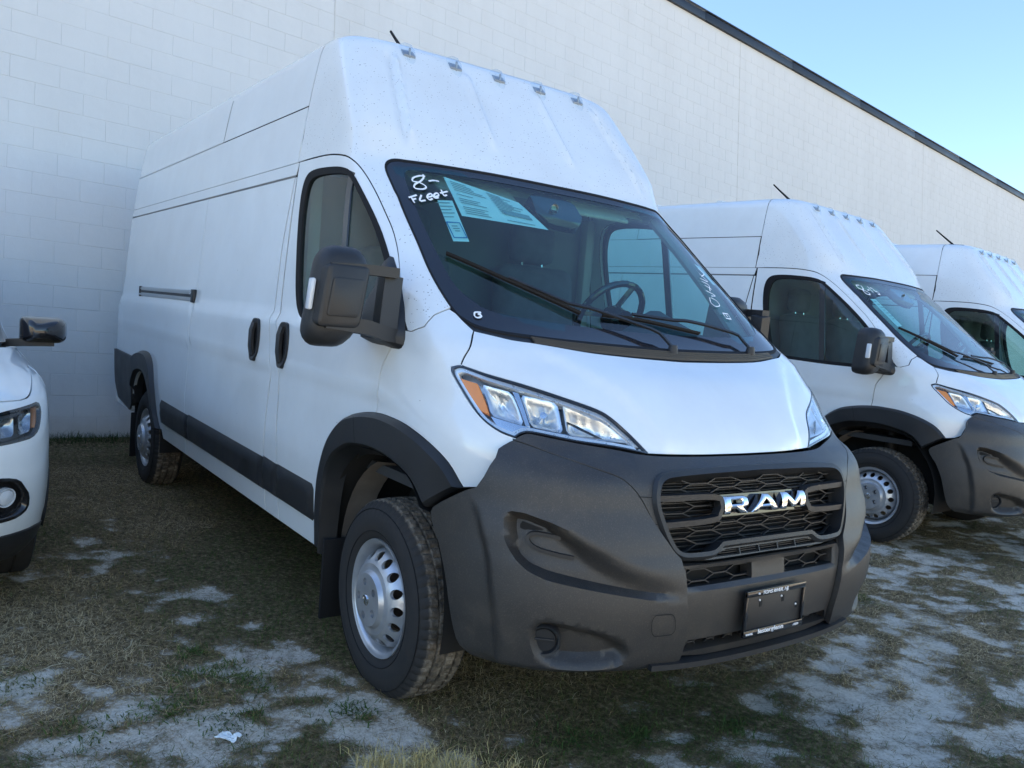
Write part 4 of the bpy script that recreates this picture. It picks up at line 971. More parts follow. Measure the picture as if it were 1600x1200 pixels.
    for chd in [o for o in COL.objects if o.parent == hous]: mirror_obj(chd, hm2)
    # ------------- licence plate frame
    X0 = 1.012
    def pl(y, z, d): return Vector((X0 + d, y, z))
    zc = .529; W, H = .159, .080
    b = MB(); b.box((X0 + .004, 0, zc), (.008, .306, .152), bev=.002); plate = b.build('plate_holder', 'plastic_clean', van, sharp=40)
    b = MB()
    b.box((X0 + .012, 0, zc + H - .011), (.012, 2 * W, .022), bev=.003); b.box((X0 + .012, 0, zc - H + .012), (.012, 2 * W, .024), bev=.003)
    b.box((X0 + .0116, -W + .005, zc), (.011, .010, 2 * H - .01), bev=.003); b.box((X0 + .0116, W - .005, zc), (.011, .010, 2 * H - .01), bev=.003); b.build('plate_frame', 'gloss_black', plate, sharp=40)
    for y, z in ((-.075, .545), (.045, .548), (-.14, .50), (.125, .515)):
        b = MB(); b.box((X0 + .0085, y, z + .012), (.002, .012, .022)); b.build('plate_slot', 'undercoat', plate, smooth=False)
    for y, z in ((-.10, .597), (-.083, .570), (.034, .570), (.119, .530)):
        b = MB(); b.lathe([(0, .0035), (.003, .003), (.004, 0)], 10, (X0 + .009 + (.009 if z > .59 else 0), y, z), 'X'); b.build('rivet', 'white_print', plate)
    fn = lambda a, bb, cc, y0, z0: Vector((X0 + .0185 + cc, y0 + a, z0 + bb))
    text_mesh('TOMS RIVER, NJ.', .0165, 'lettering', 'white_print', plate, lambda a, bb, cc: fn(a, bb, cc, -.083, zc + H - .0165), shear=.25, xscale=1.18, bold=.0003)
    text_mesh('www.', .0145, 'lettering', 'white_print', plate, lambda a, bb, cc: fn(a, bb, cc, -.150, zc - H + .008), xscale=1.1, bold=.0003)
    text_mesh('lesterglenn', .022, 'lettering', 'white_print', plate, lambda a, bb, cc: fn(a, bb, cc, -.088, zc - H + .008), xscale=1.42, bold=.0004)
    text_mesh('.com', .0145, 'lettering', 'white_print', plate, lambda a, bb, cc: fn(a, bb, cc, .103, zc - H + .008), xscale=1.1, bold=.0003)

def build_side(van, K):
    def pair(o, kids=()):
        m = mirror_obj(o)
        for k in kids: mirror_obj(k, m)
        return m
    # wheel arch flares
    inn = spline([(-.492, .40), (-.452, .694), (-.395, .813), (-.295, .875), (-.200, .903), (-.035, .918), (.125, .906), (.262, .868), (.345, .79)], 4)
    fl = [(x, z) for x, z in K['arch_out']] + inn[::-1]
    pol = [(BODY.s_x(x, z), z) for x, z in dens(fl, .05)]
    def bulge(v): return .028 * np.sqrt(np.clip(dist_poly(v, pol) / .016, 0, 1))
    fo = patch('wheel_arch_flare', BODY, pol, 'plastic_clean', van, .03, loops=[inset(pol, .016), inset(pol, .006)], disp=bulge, off=.003, rim=.05, calc=True); pair(fo)
    q = ribbon('flare_joint', BODY, [[(BODY.s_x(-.165 - .03 * t_, .935 + .10 * t_), .925 + .10 * t_) for t_ in (0, .5, 1)]], .003, 'undercoat', van, off=.0325); pair(q)
    # inner lip
    b = MB(); lip = [(x, z) for x, z in inn]
    for y0, y1 in ((1.035, .965), ): b.add([(x, -y0, z) for x, z in lip] + [(x * .96 - .0, -y1, z - .03) for x, z in lip], [(i, i + 1, len(lip) + i + 1, len(lip) + i) for i in range(len(lip) - 1)])
    o = b.build('wheel_arch_lip', 'plastic_clean', van, sharp=60); pair(o)
    # wheel housing
    for x0, r, nm in ((0.0, .50, 'front'), (-4.03, .47, 'rear')):
        b = MB(); cs = arc(x0 - .03, .42 if nm == 'front' else .36, r, -12, 192, 22); n = len(cs)
        b.add([(x, -.985, z) for x, z in cs] + [(x, -.62, z) for x, z in cs] + [(x0, -.62, .35)], [(i, i + 1, n + i + 1, n + i) for i in range(n - 1)] + [(n + i, n + i + 1, 2 * n) for i in range(n - 1)]); o = b.build('wheel_housing', 'undercoat', van, sharp=60, fix=False); pair(o)
    # bare panel seen inside the front arch
    b = MB(); pc = arc(-.02, .40, .475, 112, 178, 8); b.add([(x, -.93, z) for x, z in pc] + [(x + .02, -.82, z - .01) for x, z in pc], [(i, i + 1, 10 + i, 9 + i) for i in range(8)]); o = b.build('inner_arch_panel', 'beige', van, sharp=60, fix=False); pair(o)
    b = MB(); b.tube([(-.02, -.70, .40), (-.03, -.66, .85)], .045, 12); b.tube([(0, -.62, .36), (0, -.86, .36)], .05, 12); o = b.build('suspension_strut', 'dark_metal', van); pair(o)
    # rear arch flare and rear bumper corner
    ro = spline([(-4.42, .895), (-4.30, .945), (-4.107, .972), (-3.90, .966), (-3.76, .895), (-3.66, .75), (-3.597, .582), (-3.50, .45)], 4)
    ri = spline([(-4.44, .52), (-4.40, .66), (-4.30, .76), (-4.189, .80), (-4.03, .815), (-3.90, .785), (-3.78, .70), (-3.70, .56), (-3.67, .42)], 4)
    pol2 = [(BODY.s_x(x, z), z) for x, z in dens(ro + ri[::-1], .05)]
    def bulge2(v): return .038 * np.sqrt(np.clip(dist_poly(v, pol2) / .02, 0, 1))
    o = patch('wheel_arch_flare', BODY, pol2, 'plastic_clean', van, .04, loops=[inset(pol2, .02)], disp=bulge2, off=.003, rim=.06, calc=True); pair(o)
    pol3 = [(BODY.s_x(x, z), z) for x, z in dens([(-5.19, .905), (-4.43, .895), (-4.455, .52), (-4.56, .452), (-5.02, .50), (-5.14, .62)], .06)]
    o = patch('rear_bumper_corner', BODY, pol3, 'plastic_clean', van, .05, off=.024, rim=.05); pair(o)
    b = MB(); b.box((-5.34, 0, .58), (.16, 1.94, .24), bev=.04); b.build('rear_bumper', 'plastic_clean', van)
    # rubbing strips
    for x0, x1 in ((-3.445, -2.704), (-2.696, -1.262), (-1.256, -1.062), (-1.055, -.602)):
        pl = sx([(x0, .508), (x0, .675), (x1, .668), (x1, .506)] if x1 < -.7 else [(x0, .508), (x0, .672), (x1 - .02, .668), (x1, .648), (x1 + .002, .52), (x1 - .012, .506)], .1)
        pp = pl
        def bl(v, pp=pp): return .016 * sstep(dist_poly(v, pp) / .012)
        o = patch('rubbing_strip', BODY, pp, 'plastic_clean', van, .03, disp=bl, off=.0105, rim=.01, calc=True); pair(o)
    # sliding-door rail
    b = MB(); zc = 1.424
    v0 = lambda x, z, o: Vector((x, -(BODY.ys(z) + o), z))
    b.bar([v0(-4.44, zc, .004), v0(-2.80, zc, .004)], .070, .010, up=(0, 1, 0)); rail = b.build('sliding_door_rail', 'aluminium', van)
    b = MB(); b.bar([v0(-4.44, zc + .022, .012), v0(-2.80, zc + .022, .012)], .012, .010, up=(0, 1, 0)); b.bar([v0(-4.44, zc - .022, .012), v0(-2.80, zc - .022, .012)], .012, .010, up=(0, 1, 0)); k1 = b.build('rail_edge', 'aluminium', rail)
    b = MB(); b.box(v0(-2.815, zc, .012), (.06, .022, .085), bev=.004); b.box(v0(-4.44, zc, .010), (.03, .018, .080), bev=.004); b.bar([v0(-4.40, zc, .0105), v0(-2.86, zc, .0105)], .018, .004, up=(0, 1, 0)); k2 = b.build('rail_end_cap', 'plastic_clean', rail)
    b = MB(); b.box(v0(-2.862, zc + .018, .016), (.05, .012, .02), bev=.003); k3 = b.build('rail_bracket', 'satin', rail); pair(rail, (k1, k2, k3))
    # door handles: recessed cup with a vertical grip
    for x in (-1.485, -1.075):
        cup = chaikin([(x - .062, 1.335), (x + .02, 1.345), (x + .062, 1.325), (x + .066, 1.20), (x + .02, 1.112), (x - .055, 1.13), (x - .07, 1.22)], 2)
        cp = [(BODY.s_x(a, z), z) for a, z in cup]
        def cd(v, cp=cp): return .030 - .009 * sstep((dist_poly(v, cp) - .010) / .022)
        o = patch('door_handle', BODY, cp, 'plastic_clean', van, .012, disp=cd, rim=.02, calc=True)
        b = MB(); b.bar([v0(x - .026, 1.318, .026), v0(x - .026, 1.28, .036), v0(x - .024, 1.20, .036), v0(x - .018, 1.15, .026)], .05, .014, up=(0, 1, 0)); g = b.build('grip', 'plastic_clean', o, sharp=70); pair(o, (g,))
    # mud flaps
    b = MB(); b.box((-.445, -.93, .30), (.018, .20, .34), bev=.006); o = b.build('mud_flap', 'rubber', van); pair(o)
    b = MB(); b.box((-4.47, -.90, .26), (.018, .24, .36), bev=.006); o = b.build('mud_flap', 'rubber', van); pair(o)
    # ------------- door mirror
    bs = chaikin(dens([(-.235, 1.50), (-.20, 1.62), (-.165, 1.655), (-.049, 1.545), (.035, 1.44), (.085, 1.35), (.075, 1.31), (.04, 1.298), (-.16, 1.305), (-.225, 1.325)], .12), 1)
    bp = [(BODY.s_x(x, z), z) for x, z in bs]
    def bd(v):
        z = v[:, 1]; e = sstep(dist_poly(v, bp) / .03); return e * (.018 + .045 * sstep((1.56 - z) / .15))
    base = patch('door_mirror', BODY, bp, 'plastic_clean', van, .02, disp=bd, off=.002, rim=.02, calc=True)
    def loft(secs, name, mat, parent, sharp=55):
        """sections: list of closed loops with equal count"""
        b = MB(); n = len(secs[0]); b.add([p for s in secs for p in s], [(i * n + k, i * n + (k + 1) % n, (i + 1) * n + (k + 1) % n, (i + 1) * n + k) for i in range(len(secs) - 1) for k in range(n)] + [tuple(range(n)), tuple((len(secs) - 1) * n + k for k in range(n))])
        return b.build(name, mat, parent, sharp=sharp)
    def rr(y0, y1, z0, z1, r, x, tilt=0.):
        o = []
        for cy, cz, a0 in ((y1 - r, z1 - r, 0), (y0 + r, z1 - r, 90), (y0 + r, z0 + r, 180), (y1 - r, z0 + r, 270)):
            for k in range(6):
                t = R_(a0 + 18 * k); y = cy + r * math.cos(t); z = cz + r * math.sin(t); o.append(Vector((x + tilt * (z - 1.47), y + .13 * (z - 1.47), z)))
        return o
    head = loft([rr(-1.302, -1.135, 1.305, 1.640, .055, -.105, .02), rr(-1.310, -1.130, 1.298, 1.648, .06, -.08, .02), rr(-1.332, -1.140, 1.295, 1.650, .065, -.02, .02), rr(-1.330, -1.148, 1.305, 1.640, .07, .022, .02), rr(-1.310, -1.165, 1.325, 1.618, .06, .050, .02), rr(-1.270, -1.190, 1.37, 1.575, .035, .060, .02)], 'mirror_housing', 'plastic_clean', base)
    b = MB(); b.add(rr(-1.294, -1.143, 1.314, 1.631, .05, -.1075, .02), [tuple(range(24))]); gl = b.build('mirror_glass', 'chrome', base, smooth=False)
    # inner frame with cover and two arms
    fr = loft([rr(-1.320, -1.158, 1.365, 1.585, .025, .035, .02), rr(-1.312, -1.158, 1.368, 1.582, .022, .070, .02), rr(-1.304, -1.163, 1.375, 1.575, .02, .076, .02)], 'mirror_frame', 'plastic_clean', base, 40)
    cv = loft([rr(-1.288, -1.172, 1.405, 1.538, .012, .072, .02), rr(-1.288, -1.172, 1.405, 1.538, .012, .0795, .02), rr(-1.284, -1.176, 1.409, 1.534, .010, .082, .02)], 'mirror_cover', 'plastic_clean', base, 40)
    b = MB(); b.bar([(.040, -1.285, 1.567), (.040, -1.13, 1.575), (.035, -1.025, 1.573)], .05, .036); b.bar([(.040, -1.29, 1.388), (.040, -1.13, 1.374), (.045, -1.06, 1.354), (.02, -.98, 1.345)], .055, .050); b.bar([(.03, -1.055, 1.36), (.02, -1.045, 1.46), (.005, -1.03, 1.56)], .06, .07, up=(0, 1, 0)); am = b.build('mirror_arm', 'plastic_clean', base, sharp=50)
    b = MB(); b.box((.018, -1.334, 1.475), (.035, .018, .11), rot=Matrix.Rotation(R_(-5), 3, 'X'), bev=.008); sg = b.build('turn_signal', 'lamp_lens', base)
    # the mirror on the driver's side is folded back against the door
    mb = mirror_obj(base); piv = Vector((.02, 1.04, 0)); rt = Matrix.Rotation(R_(88), 3, 'Z')
    for k in (head, gl, fr, cv, am, sg):
        q = mirror_obj(k, mb)
        for w in q.data.vertices: w.co = piv + rt @ (w.co - piv)
        if q.data.has_custom_normals: pass
    # roof marker lamps
    for s in (-.527, -.264, 0., .264, .527):
        z = 2.662; b = MB(); n = 9
        secs = []
        for t, w, h in ((0, .010, .006), (.03, .030, .022), (.07, .040, .034), (.105, .040, .036), (.12, .036, .028)):
            c = P3(BODY, s, z - .045 + t * .80, 0.); nn = Vector(BODY.nrm(s, z - .045 + t * .80)); side = Vector((0, 1, 0))
            secs.append([c + side * (math.cos(math.pi * k / (n - 1)) * w) + nn * (math.sin(math.pi * k / (n - 1)) * h - .004) for k in range(n)])
        v = [p for q in secs for p in q]; f = [(i * n + k, i * n + k + 1, (i + 1) * n + k + 1, (i + 1) * n + k) for i in range(4) for k in range(n - 1)] + [tuple(4 * n + k for k in range(n)), tuple(range(n))]
        b.add(v, f); ml = b.build('roof_marker_light', 'lens', van, sharp=60)
        b = MB(); c = P3(BODY, s, z + .005, .012); b.box(c, (.010, .010, .05), bev=.003); b.build('marker_bulb', 'lamp_grey', ml)
        b = MB(); c = P3(BODY, s, z + .012, .001); b.box(c, (.05, .066, .012), rot=Matrix.Rotation(R_(40), 3, 'Y'), bev=.004); b.build('marker_base', 'lamp_grey', ml)
    # aerial
    b = MB(); b.box((-1.30, -.36, 2.772), (.17, .055, .03), rot=Matrix.Rotation(R_(4), 3, 'Y'), bev=.012); ab = b.build('aerial', 'gloss_black', van)
    b = MB(); b.tube([(-1.33, -.36, 2.78), (-1.47, -.36, 2.895), (-1.535, -.36, 2.95)], [.011, .008, .007], 8); b.build('aerial_rod', 'rubber', ab)

def build_wheel(van, x, y, z, side):
    """steel wheel; side -1 = right"""
    out = side
    R, W = .372, .225; yo = y                       # outer sidewall plane
    def Y(a): return yo - out * a                   # a metres inward
    prof = [(.212, .028), (.222, .018), (.240, .006), (.265, -.002), (.295, -.004), (.322, .002), (.342, .012), (.358, .024), (.366, .036)]
    tread = [(.369, .040), (.3705, .062), (.3705, .0625), (.361, .064), (.361, .073), (.372, .0745), (.372, .106), (.362, .108), (.362, .117), (.372, .119), (.372, .150), (.361, .1515), (.361, .161), (.3705, .1625), (.369, .185)]
    inner = [(.366, .189), (.350, .208), (.30, .228), (.24, .220), (.212, .200)]
    full = prof + tread + inner; seg = 240; b = []
    lug = set(range(len(prof) - 2, len(prof) + 3)) | set(range(len(prof) + 11, len(prof) + 16))
    v = []; tr = []
    for i, (r, a) in enumerate(full):
        istread = len(prof) - 1 <= i < len(prof) + len(tread)
        for k in range(seg):
            t = 2 * math.pi * k / seg; rr_ = r
            rib = int((a - .036) / .038)
            if istread and r > .365 and (k + 2 * rib) % 4 == 0: rr_ = r - .0075                # cross grooves between the tread blocks
            if i in (len(prof) - 1, len(prof) - 2, len(prof) - 3) and k % 4 == 0: rr_ = r - .006
            tt = t + (.010 if istread and i % 4 < 2 else 0)
            v.append((x + rr_ * math.cos(tt), Y(a), z + rr_ * math.sin(tt))); tr.append(1.0 if istread or i == len(prof) - 1 else .35)
    n = len(full); f = [(i * seg + k, i * seg + (k + 1) % seg, (i + 1) * seg + (k + 1) % seg, (i + 1) * seg + k) for i in range(n - 1) for k in range(seg)]
    hub = MB(); hub.lathe([(0.0, Y(.10)), (.13, Y(.10)), (.14, Y(.14)), (.14, Y(.19)), (0, Y(.19))], 28, (x, 0, z), 'Y'); wheel = hub.build('wheel', 'rust', van)
    me = bpy.data.meshes.new('tyre'); me.from_pydata(v, [], f); me.update()
    bm = bmesh.new(); bm.from_mesh(me); bmesh.ops.recalc_face_normals(bm, faces=bm.faces); bm.to_mesh(me); bm.free()
    at = me.attributes.new('tread', 'FLOAT', 'POINT'); at.data.foreach_set('value', tr)
    me.materials.append(M['tyre']); me.polygons.foreach_set('use_smooth', [True] * len(me.polygons)); me.set_sharp_from_angle(angle=R_(28))
    link(bpy.data.objects.new('tyre', me), wheel)
    # rings moulded into the sidewall
    b = MB()
    for r in (.252, .335): b.tube([(x + r * math.cos(t), Y(.0015 if r < .3 else .007), z + r * math.sin(t)) for t in np.linspace(0, 2 * math.pi, 73)], .0018, 5, cap=False)
    b.build('sidewall_ring', 'rubber', wheel)
    # rim: barrel, dish with vent holes, centre
    b = MB(); b.lathe([(.216, Y(.200)), (.205, Y(.16)), (.19, Y(.10)), (.192, Y(.055)), (.200, Y(.030)), (.206, Y(.018)), (.214, Y(.016)), (.2205, Y(.012)), (.222, Y(.017)), (.216, Y(.026))], 64, (x, 0, z), 'Y'); rim = b.build('rim', 'silver', wheel, sharp=50)
    nh = 16; hr = .160
    outl = [(.192 * math.cos(t), .192 * math.sin(t)) for t in np.linspace(0, 2 * math.pi, 96, endpoint=False)]
    holes = [[(hr * math.cos(a) + .0165 * math.cos(t) * math.cos(a) - .0185 * math.sin(t) * math.sin(a), hr * math.sin(a) + .0165 * math.cos(t) * math.sin(a) + .0185 * math.sin(t) * math.cos(a)) for t in np.linspace(0, 2 * math.pi, 14, endpoint=False)] for a in np.linspace(0, 2 * math.pi, nh, endpoint=False)]
    lugs = [[(.066 * math.cos(a) + .015 * math.cos(t), .066 * math.sin(a) + .015 * math.sin(t)) for t in np.linspace(0, 2 * math.pi, 12, endpoint=False)] for a in [R_(90 + 72 * k + 20) for k in range(5)]]
    prof_r = np.array([0, .030, .034, .088, .098, .108, .118, .124, .132, .150, .170, .182, .192]); prof_a = np.array([-.032, -.032, -.031, -.030, -.029, -.012, -.008, -.008, -.009, .000, .020, .042, .084])
    rings = [[(r * math.cos(t), r * math.sin(t)) for t in np.linspace(0, 2 * math.pi, 48, endpoint=False)] for r in (.098, .108, .124, .132)]
    vv, ff = triangulate(outl, holes + lugs, rings, .014)
    rr_ = np.hypot(vv[:, 0], vv[:, 1]); aa = np.interp(rr_, prof_r, prof_a)
    P = [(x + p[0], Y(a), z + p[1]) for p, a in zip(vv, aa)]
    F = [tuple(t) for t in ff]
    nb = MB(); nb.add(P, F)
    for lp, d in [(h_, .012) for h_ in holes] + [(l_, .018) for l_ in lugs]:
        k = len(lp); pa = [np.interp(math.hypot(*q), prof_r, prof_a) for q in lp]
        nb.add([(x + q[0], Y(a), z + q[1]) for q, a in zip(lp, pa)] + [(x + q[0], Y(a + d), z + q[1]) for q, a in zip(lp, pa)], [(i, (i + 1) % k, k + (i + 1) % k, k + i) for i in range(k)])
    nb.build('wheel_disc', 'silver', wheel, sharp=32)
    lb = MB()
    for a in [R_(90 + 72 * k + 20) for k in range(5)]:
        lb.lathe([(0, Y(-.014)), (.009, Y(-.013)), (.0095, Y(.010))], 6, (x + .066 * math.cos(a), 0, z + .066 * math.sin(a)), 'Y')
    lb.build('lug_bolt', 'silver', wheel, smooth=False)
    cb = MB(); cb.lathe([(0, Y(-.034)), (.020, Y(-.033)), (.027, Y(-.030)), (.030, Y(-.022))], 24, (x, 0, z), 'Y')
    # raised emblem: a horned head seen from the front
    for sg in (1, -1):
        cb.tube([(x + sg * q[0], Y(-.035), z + q[1]) for q in ((.002, .016), (.010, .015), (.017, .008), (.016, -.002), (.010, -.004), (.009, .002))], .0032, 6)
    cb.extrude_poly([(-.008, .012), (.008, .012), (.006, -.010), (0, -.018), (-.006, -.010)], lambda a, c, d: Vector((x + a, Y(-.036 + d), z + c)), .006)
    cb.build('centre_cap', 'satin', wheel, sharp=40)
    return wheel

def build_van():
    van = empty('cargo_van', Matrix(), 'x', 'van')
    K = build_shell(van); build_glazing(van, K); build_interior(van); build_front(van, K); build_side(van, K)
    for x, z in ((0., .36), (-4.04, .307)):
        build_wheel(van, x, -1.006, z, -1); build_wheel(van, x, 1.006, z, 1)
    return van
def copy_tree(o, parent=None):
    c = o.copy(); COL.objects.link(c)
    if parent is not None: c.parent = parent
    for ch in [q for q in o.children]: copy_tree(ch, c)
    return c
van1 = build_van()
van2 = copy_tree(van1); van3 = copy_tree(van1)
build_papers(van1, 1); build_papers(van2, 2); build_papers(van3, 2)
for v, ps, lb in ((van1, (0, 0, 0, 0), 'large white high-roof cargo van nearest the camera with 8-Fleet written on its windscreen'),
                  (van2, (-.906, 4.60, -.0506, .1042), 'white high-roof cargo van parked right behind the nearest van, 8-15 written on its glass'),
                  (van3, (-.869, 7.503, -.112, .125), 'farthest white cargo van, cut off by the right edge of the picture')):
    v.matrix_world = pose(*ps); v['label'] = lb; v['category'] = 'van'; v['group'] = 'white cargo vans parked in a row along the wall'
# ------------------------------------------------------------------ white sport utility car at the left edge
SUV = Skin([(.2,.70,.6,3),(.30,.80,.55,3),(.45,.86,.55,3),(.60,.88,.56,3),(.75,.87,.58,3),(.85,.845,.62,3.1),(.93,.80,.68,3.2),(1.0,.60,.85,3.5),(1.06,.15,.95,4),(1.10,-.25,.8,4.5),(1.3,-.62,.55,4.5),(1.5,-1.0,.5,4.5),(1.62,-1.35,.5,4),(1.66,-1.7,.5,3)],
           [(.2,.86),(.35,.90),(.6,.915),(.9,.92),(1.0,.915),(1.05,.89),(1.10,.86),(1.3,.80),(1.5,.72),(1.6,.66),(1.66,.55)])
M['amber_dull'] = principled('smoked_amber_lens', (.34, .15, .06), .3, coat=.3)
M['reflector_dim'] = principled('smoked_reflector', (.30, .32, .34), .2, metal=.9, vary=.3, vary_scale=30)
M['headlamp_smoke'] = principled('smoked_lamp_housing', (.05, .055, .065), .2, coat=.5)
def build_suv():
    car = empty('sport_utility_car', Matrix(), 'white sport utility car with black door mirror, cut off by the left edge', 'car')
    E = -3.48
    def S(x, z): return SUV.s_x(x, z)
    def pr(name, poly, mat, parent=car, both=True, **kw):
        a = patch(name, SUV, poly, mat, parent, **kw)
        return (a, mirror_obj(a, parent)) if both else (a,)
    def arch(x0, r, a0, a1): return [(x0 + r * math.cos(R_(a)), .355 + r * math.sin(R_(a))) for a in np.linspace(a0, a1, 13)]
    # side body with wheel arches; hood line at the top
    fa = arch(0, .42, -8, 188); ra = arch(-2.63, .42, -8, 188)
    top = [(.0, 1.045), (-.5, 1.062), (-.9, 1.075), (E + .05, 1.10)]
    side = [(.42, .34)] + [(.50, .34), (.50, .70), (.33, .915), (.2, .99)] + top + [(E + .05, .34)] + ra[::-1] + fa[::-1]
    pr('body_side', [(S(x, z), z) for x, z in dens(side, .09)], 'white', h=.08, rim=.03)
    # lower black cladding
    clad = [(.42, .335), (E + .05, .335), (E + .05, .24), (-.45, .22), (.40, .24)]
    sill = [(-.45, .335), (-2.18, .335), (-2.18, .22), (-.45, .22)]
    pr('sill_cladding', [(S(x, z), z) for x, z in dens(sill, .1)], 'plastic_clean', h=.1, off=.01)
    for x0 in (0., -2.63):
        o1 = arch(x0, .435, -4, 184); o2 = arch(x0, .37, 184, -4)
        pr('wheel_arch_trim', [(S(x, z), z) for x, z in dens(o1 + o2, .06)], 'plastic_clean', h=.05, off=.014, rim=.05)
    # front bumper: white upper, black lower, with lamp openings
    HLs = [(.55, .845), (.60, .868), (.726, .893), (.84, .908), (.918, .918), (.942, .882), (.925, .83), (.907, .796), (.861, .771), (.725, .757), (.60, .752), (.56, .77)]
    HLs = chaikin(dens(HLs, .08), 1)
    FG = chaikin(dens([(.60, .62), (.728, .621), (.79, .605), (.848, .53), (.848, .469), (.794, .44), (.738, .432), (.60, .432)], .08), 1)
    up = [(S(.497, .70), .70), (S(.33, .915), .915), (S(.2, .988), .988), (S(0, 1.042), 1.042), (S(-.3, 1.054), 1.054), (S(-.55, 1.061), 1.061), (1.08, 1.069)] + spline([(1.076, 1.0675), (1.052, 1.054), (1.016, 1.031), (.976, 1.007), (.926, .977), (.872, .944), (.842, .933)], 3) + [(.80, .927), (.55, .927), (0, .927), (0, .36), (.55, .36), (.93, .37), (S(.50, .36), .36)]
    patch_half = dens(up, .06)
    for sg in (1, -1):
        mk = (lambda q: q) if sg == 1 else mir
        fb = patch('front_fender', SUV, mk(patch_half), 'white', car, .05, holes=[mk(HLs), mk(FG)], rim=.03)
        h = patch('headlight', SUV, mk(HLs), 'headlamp_smoke', car, .04, off=-.05, rim=0)
        patch('lens', SUV, mk(inset(HLs, .003)), 'lens', h, .05, off=.002, rim=0)
        patch('rim', SUV, mk(HLs), 'gloss_black', h, .05, holes=[mk(inset(HLs, .012))], off=.001, rim=.05)
        patch('amber_reflector', SUV, mk(dens([(.926, .90), (.914, .897), (.900, .806), (.910, .815)], .03)), 'amber_dull', h, .03, off=-.014, rim=.02)
        for q in ([(.88, .885), (.80, .875), (.80, .79), (.87, .80)], [(.775, .872), (.69, .86), (.70, .785), (.775, .79)], [(.665, .855), (.60, .84), (.61, .785), (.67, .785)]):
            q = chaikin(dens(q, .06), 1)
            def dd(v, q=q): return -.03 * sstep(dist_poly(v, q) / .03)
            patch('reflector', SUV, mk(q), 'reflector_dim', h, .02, disp=(dd if sg == 1 else (lambda v, q=q: -.03 * sstep(dist_poly(v * np.array([-1, 1]), q) / .03))), off=-.018, rim=.01, calc=True)
        f = patch('fog_lamp_bezel', SUV, mk(inset(FG, .004)), 'gloss_black', car, .03, off=-.03, rim=0)
        patch('rim', SUV, mk(inset(FG, -.002)), 'gloss_black', f, .05, holes=[mk(inset(FG, .012))], off=.004, rim=.045)
        c = P3(SUV, sg * .745, .53, -.015); q = Vector(SUV.nrm(sg * .745, .53)).to_track_quat('Z', 'Y').to_matrix()
        b = MB(); b.lathe([(0, .006), (.020, .005), (.032, .0), (.035, -.012), (.038, .002), (.042, .002), (.042, -.02)], 24, (0, 0, 0), 'Z'); b.v = [tuple(c + q @ Vector(p)) for p in b.v]; b.build('fog_lamp', 'lamp_lens', f)
        lo = [(0, .355), (.55, .355), (.93, .365), (S(.46, .355), .355), (S(.40, .28), .28), (.9, .215), (.5, .205), (0, .205)]
        patch('lower_bumper', SUV, mk(dens(lo, .06)), 'plastic_clean', car, .06, off=.004, rim=.05)
        sl = [(.02, .875), (.48, .872), (.50, .80), (.47, .765), (.02, .765)]
        gr = patch('grille', SUV, mk(dens(sl, .06)), 'gloss_black', car, .06, off=.004, rim=.02)
        for k in range(3): patch('grille_slot', SUV, mk(chaikin(dens([(.06 + .145 * k, .858), (.175 + .145 * k, .856), (.17 + .145 * k, .785), (.065 + .145 * k, .785)], .04), 1)), 'satin', gr, .03, holes=[mk(chaikin(dens([(.075 + .145 * k, .848), (.16 + .145 * k, .846), (.157 + .145 * k, .795), (.08 + .145 * k, .795)], .04), 1))], off=.010, rim=.01)
    # hood
    hd = [(0, .930), (.55, .930), (.80, .930)] + spline([(.836, .935), (.866, .947), (.92, .980), (.97, 1.010), (1.010, 1.034), (1.045, 1.056), (1.070, 1.069)], 3) + spline([(1.0, 1.083), (.6, 1.090), (0, 1.092)], 3)
    full = dens(hd + [(-s, z) for s, z in hd[::-1][1:-1]], .05)
    def hdis(v):
        a = np.abs(v[:, 0]); return .006 * sstep((.80 - a) / .05) * sstep((v[:, 1] - .93) / .02)
    patch('hood', SUV, inset(full, .0025), 'white', car, .03, disp=hdis, calc=True)
    # cabin: glass in one dark band, pillars and roof
    gl = [(0, 1.10), (.80, 1.10), (S(-.9, 1.105), 1.105), (S(-2.9, 1.13), 1.13), (S(-2.75, 1.5), 1.5), (S(-1.5, 1.52), 1.52), (.60, 1.52), (0, 1.525)]
    fullg = gl[:1] + gl[1:] + [(-s, z) for s, z in gl[::-1][1:-1]]
    patch('windows', SUV, dens(fullg, .12), 'frit', car, .12, rim=.01)
    for x0, z0, x1, z1, w in ((-.88, 1.10, -1.42, 1.53, .05), (-1.75, 1.12, -1.80, 1.53, .04), (-2.95, 1.12, -2.80, 1.53, .12)):
        pr('pillar', [(S(x, z), z) for x, z in dens([(x0 - w, z0), (x0 + w, z0), (x1 + w, z1), (x1 - w, z1)], .08)], 'white' if w != .04 else 'gloss_black', h=.08, off=.006, rim=.01)
    b = MB(); zs = [1.525, 1.56, 1.60, 1.63, 1.65, 1.66]; rows = []
    for z in zs: rows.append([SUV.at(s, z) for s in np.concatenate([np.linspace(-1, 0, 20), np.linspace(0, 1, 20)[1:]]) * S(-3.2, z)])
    n = len(rows[0]); b.add([tuple(p) for r in rows for p in r], [(i * n + j, i * n + j + 1, (i + 1) * n + j + 1, (i + 1) * n + j) for i in range(len(zs) - 1) for j in range(n - 1)] + [tuple((len(zs) - 1) * n + j for j in range(n))]); b.build('roof', 'gloss_black', car, sharp=60)
    b = MB(); b.box((-3.44, 0, .75), (.14, 1.74, .80), bev=.06); b.box((-3.30, 0, 1.32), (.30, 1.45, .52), rot=Matrix.Rotation(R_(-14), 3, 'Y'), bev=.05); b.build('tailgate', 'white', car)
    b = MB(); b.box((-1.4, 0, .38), (3.6, 1.55, .25)); b.build('underbody', 'undercoat', car)
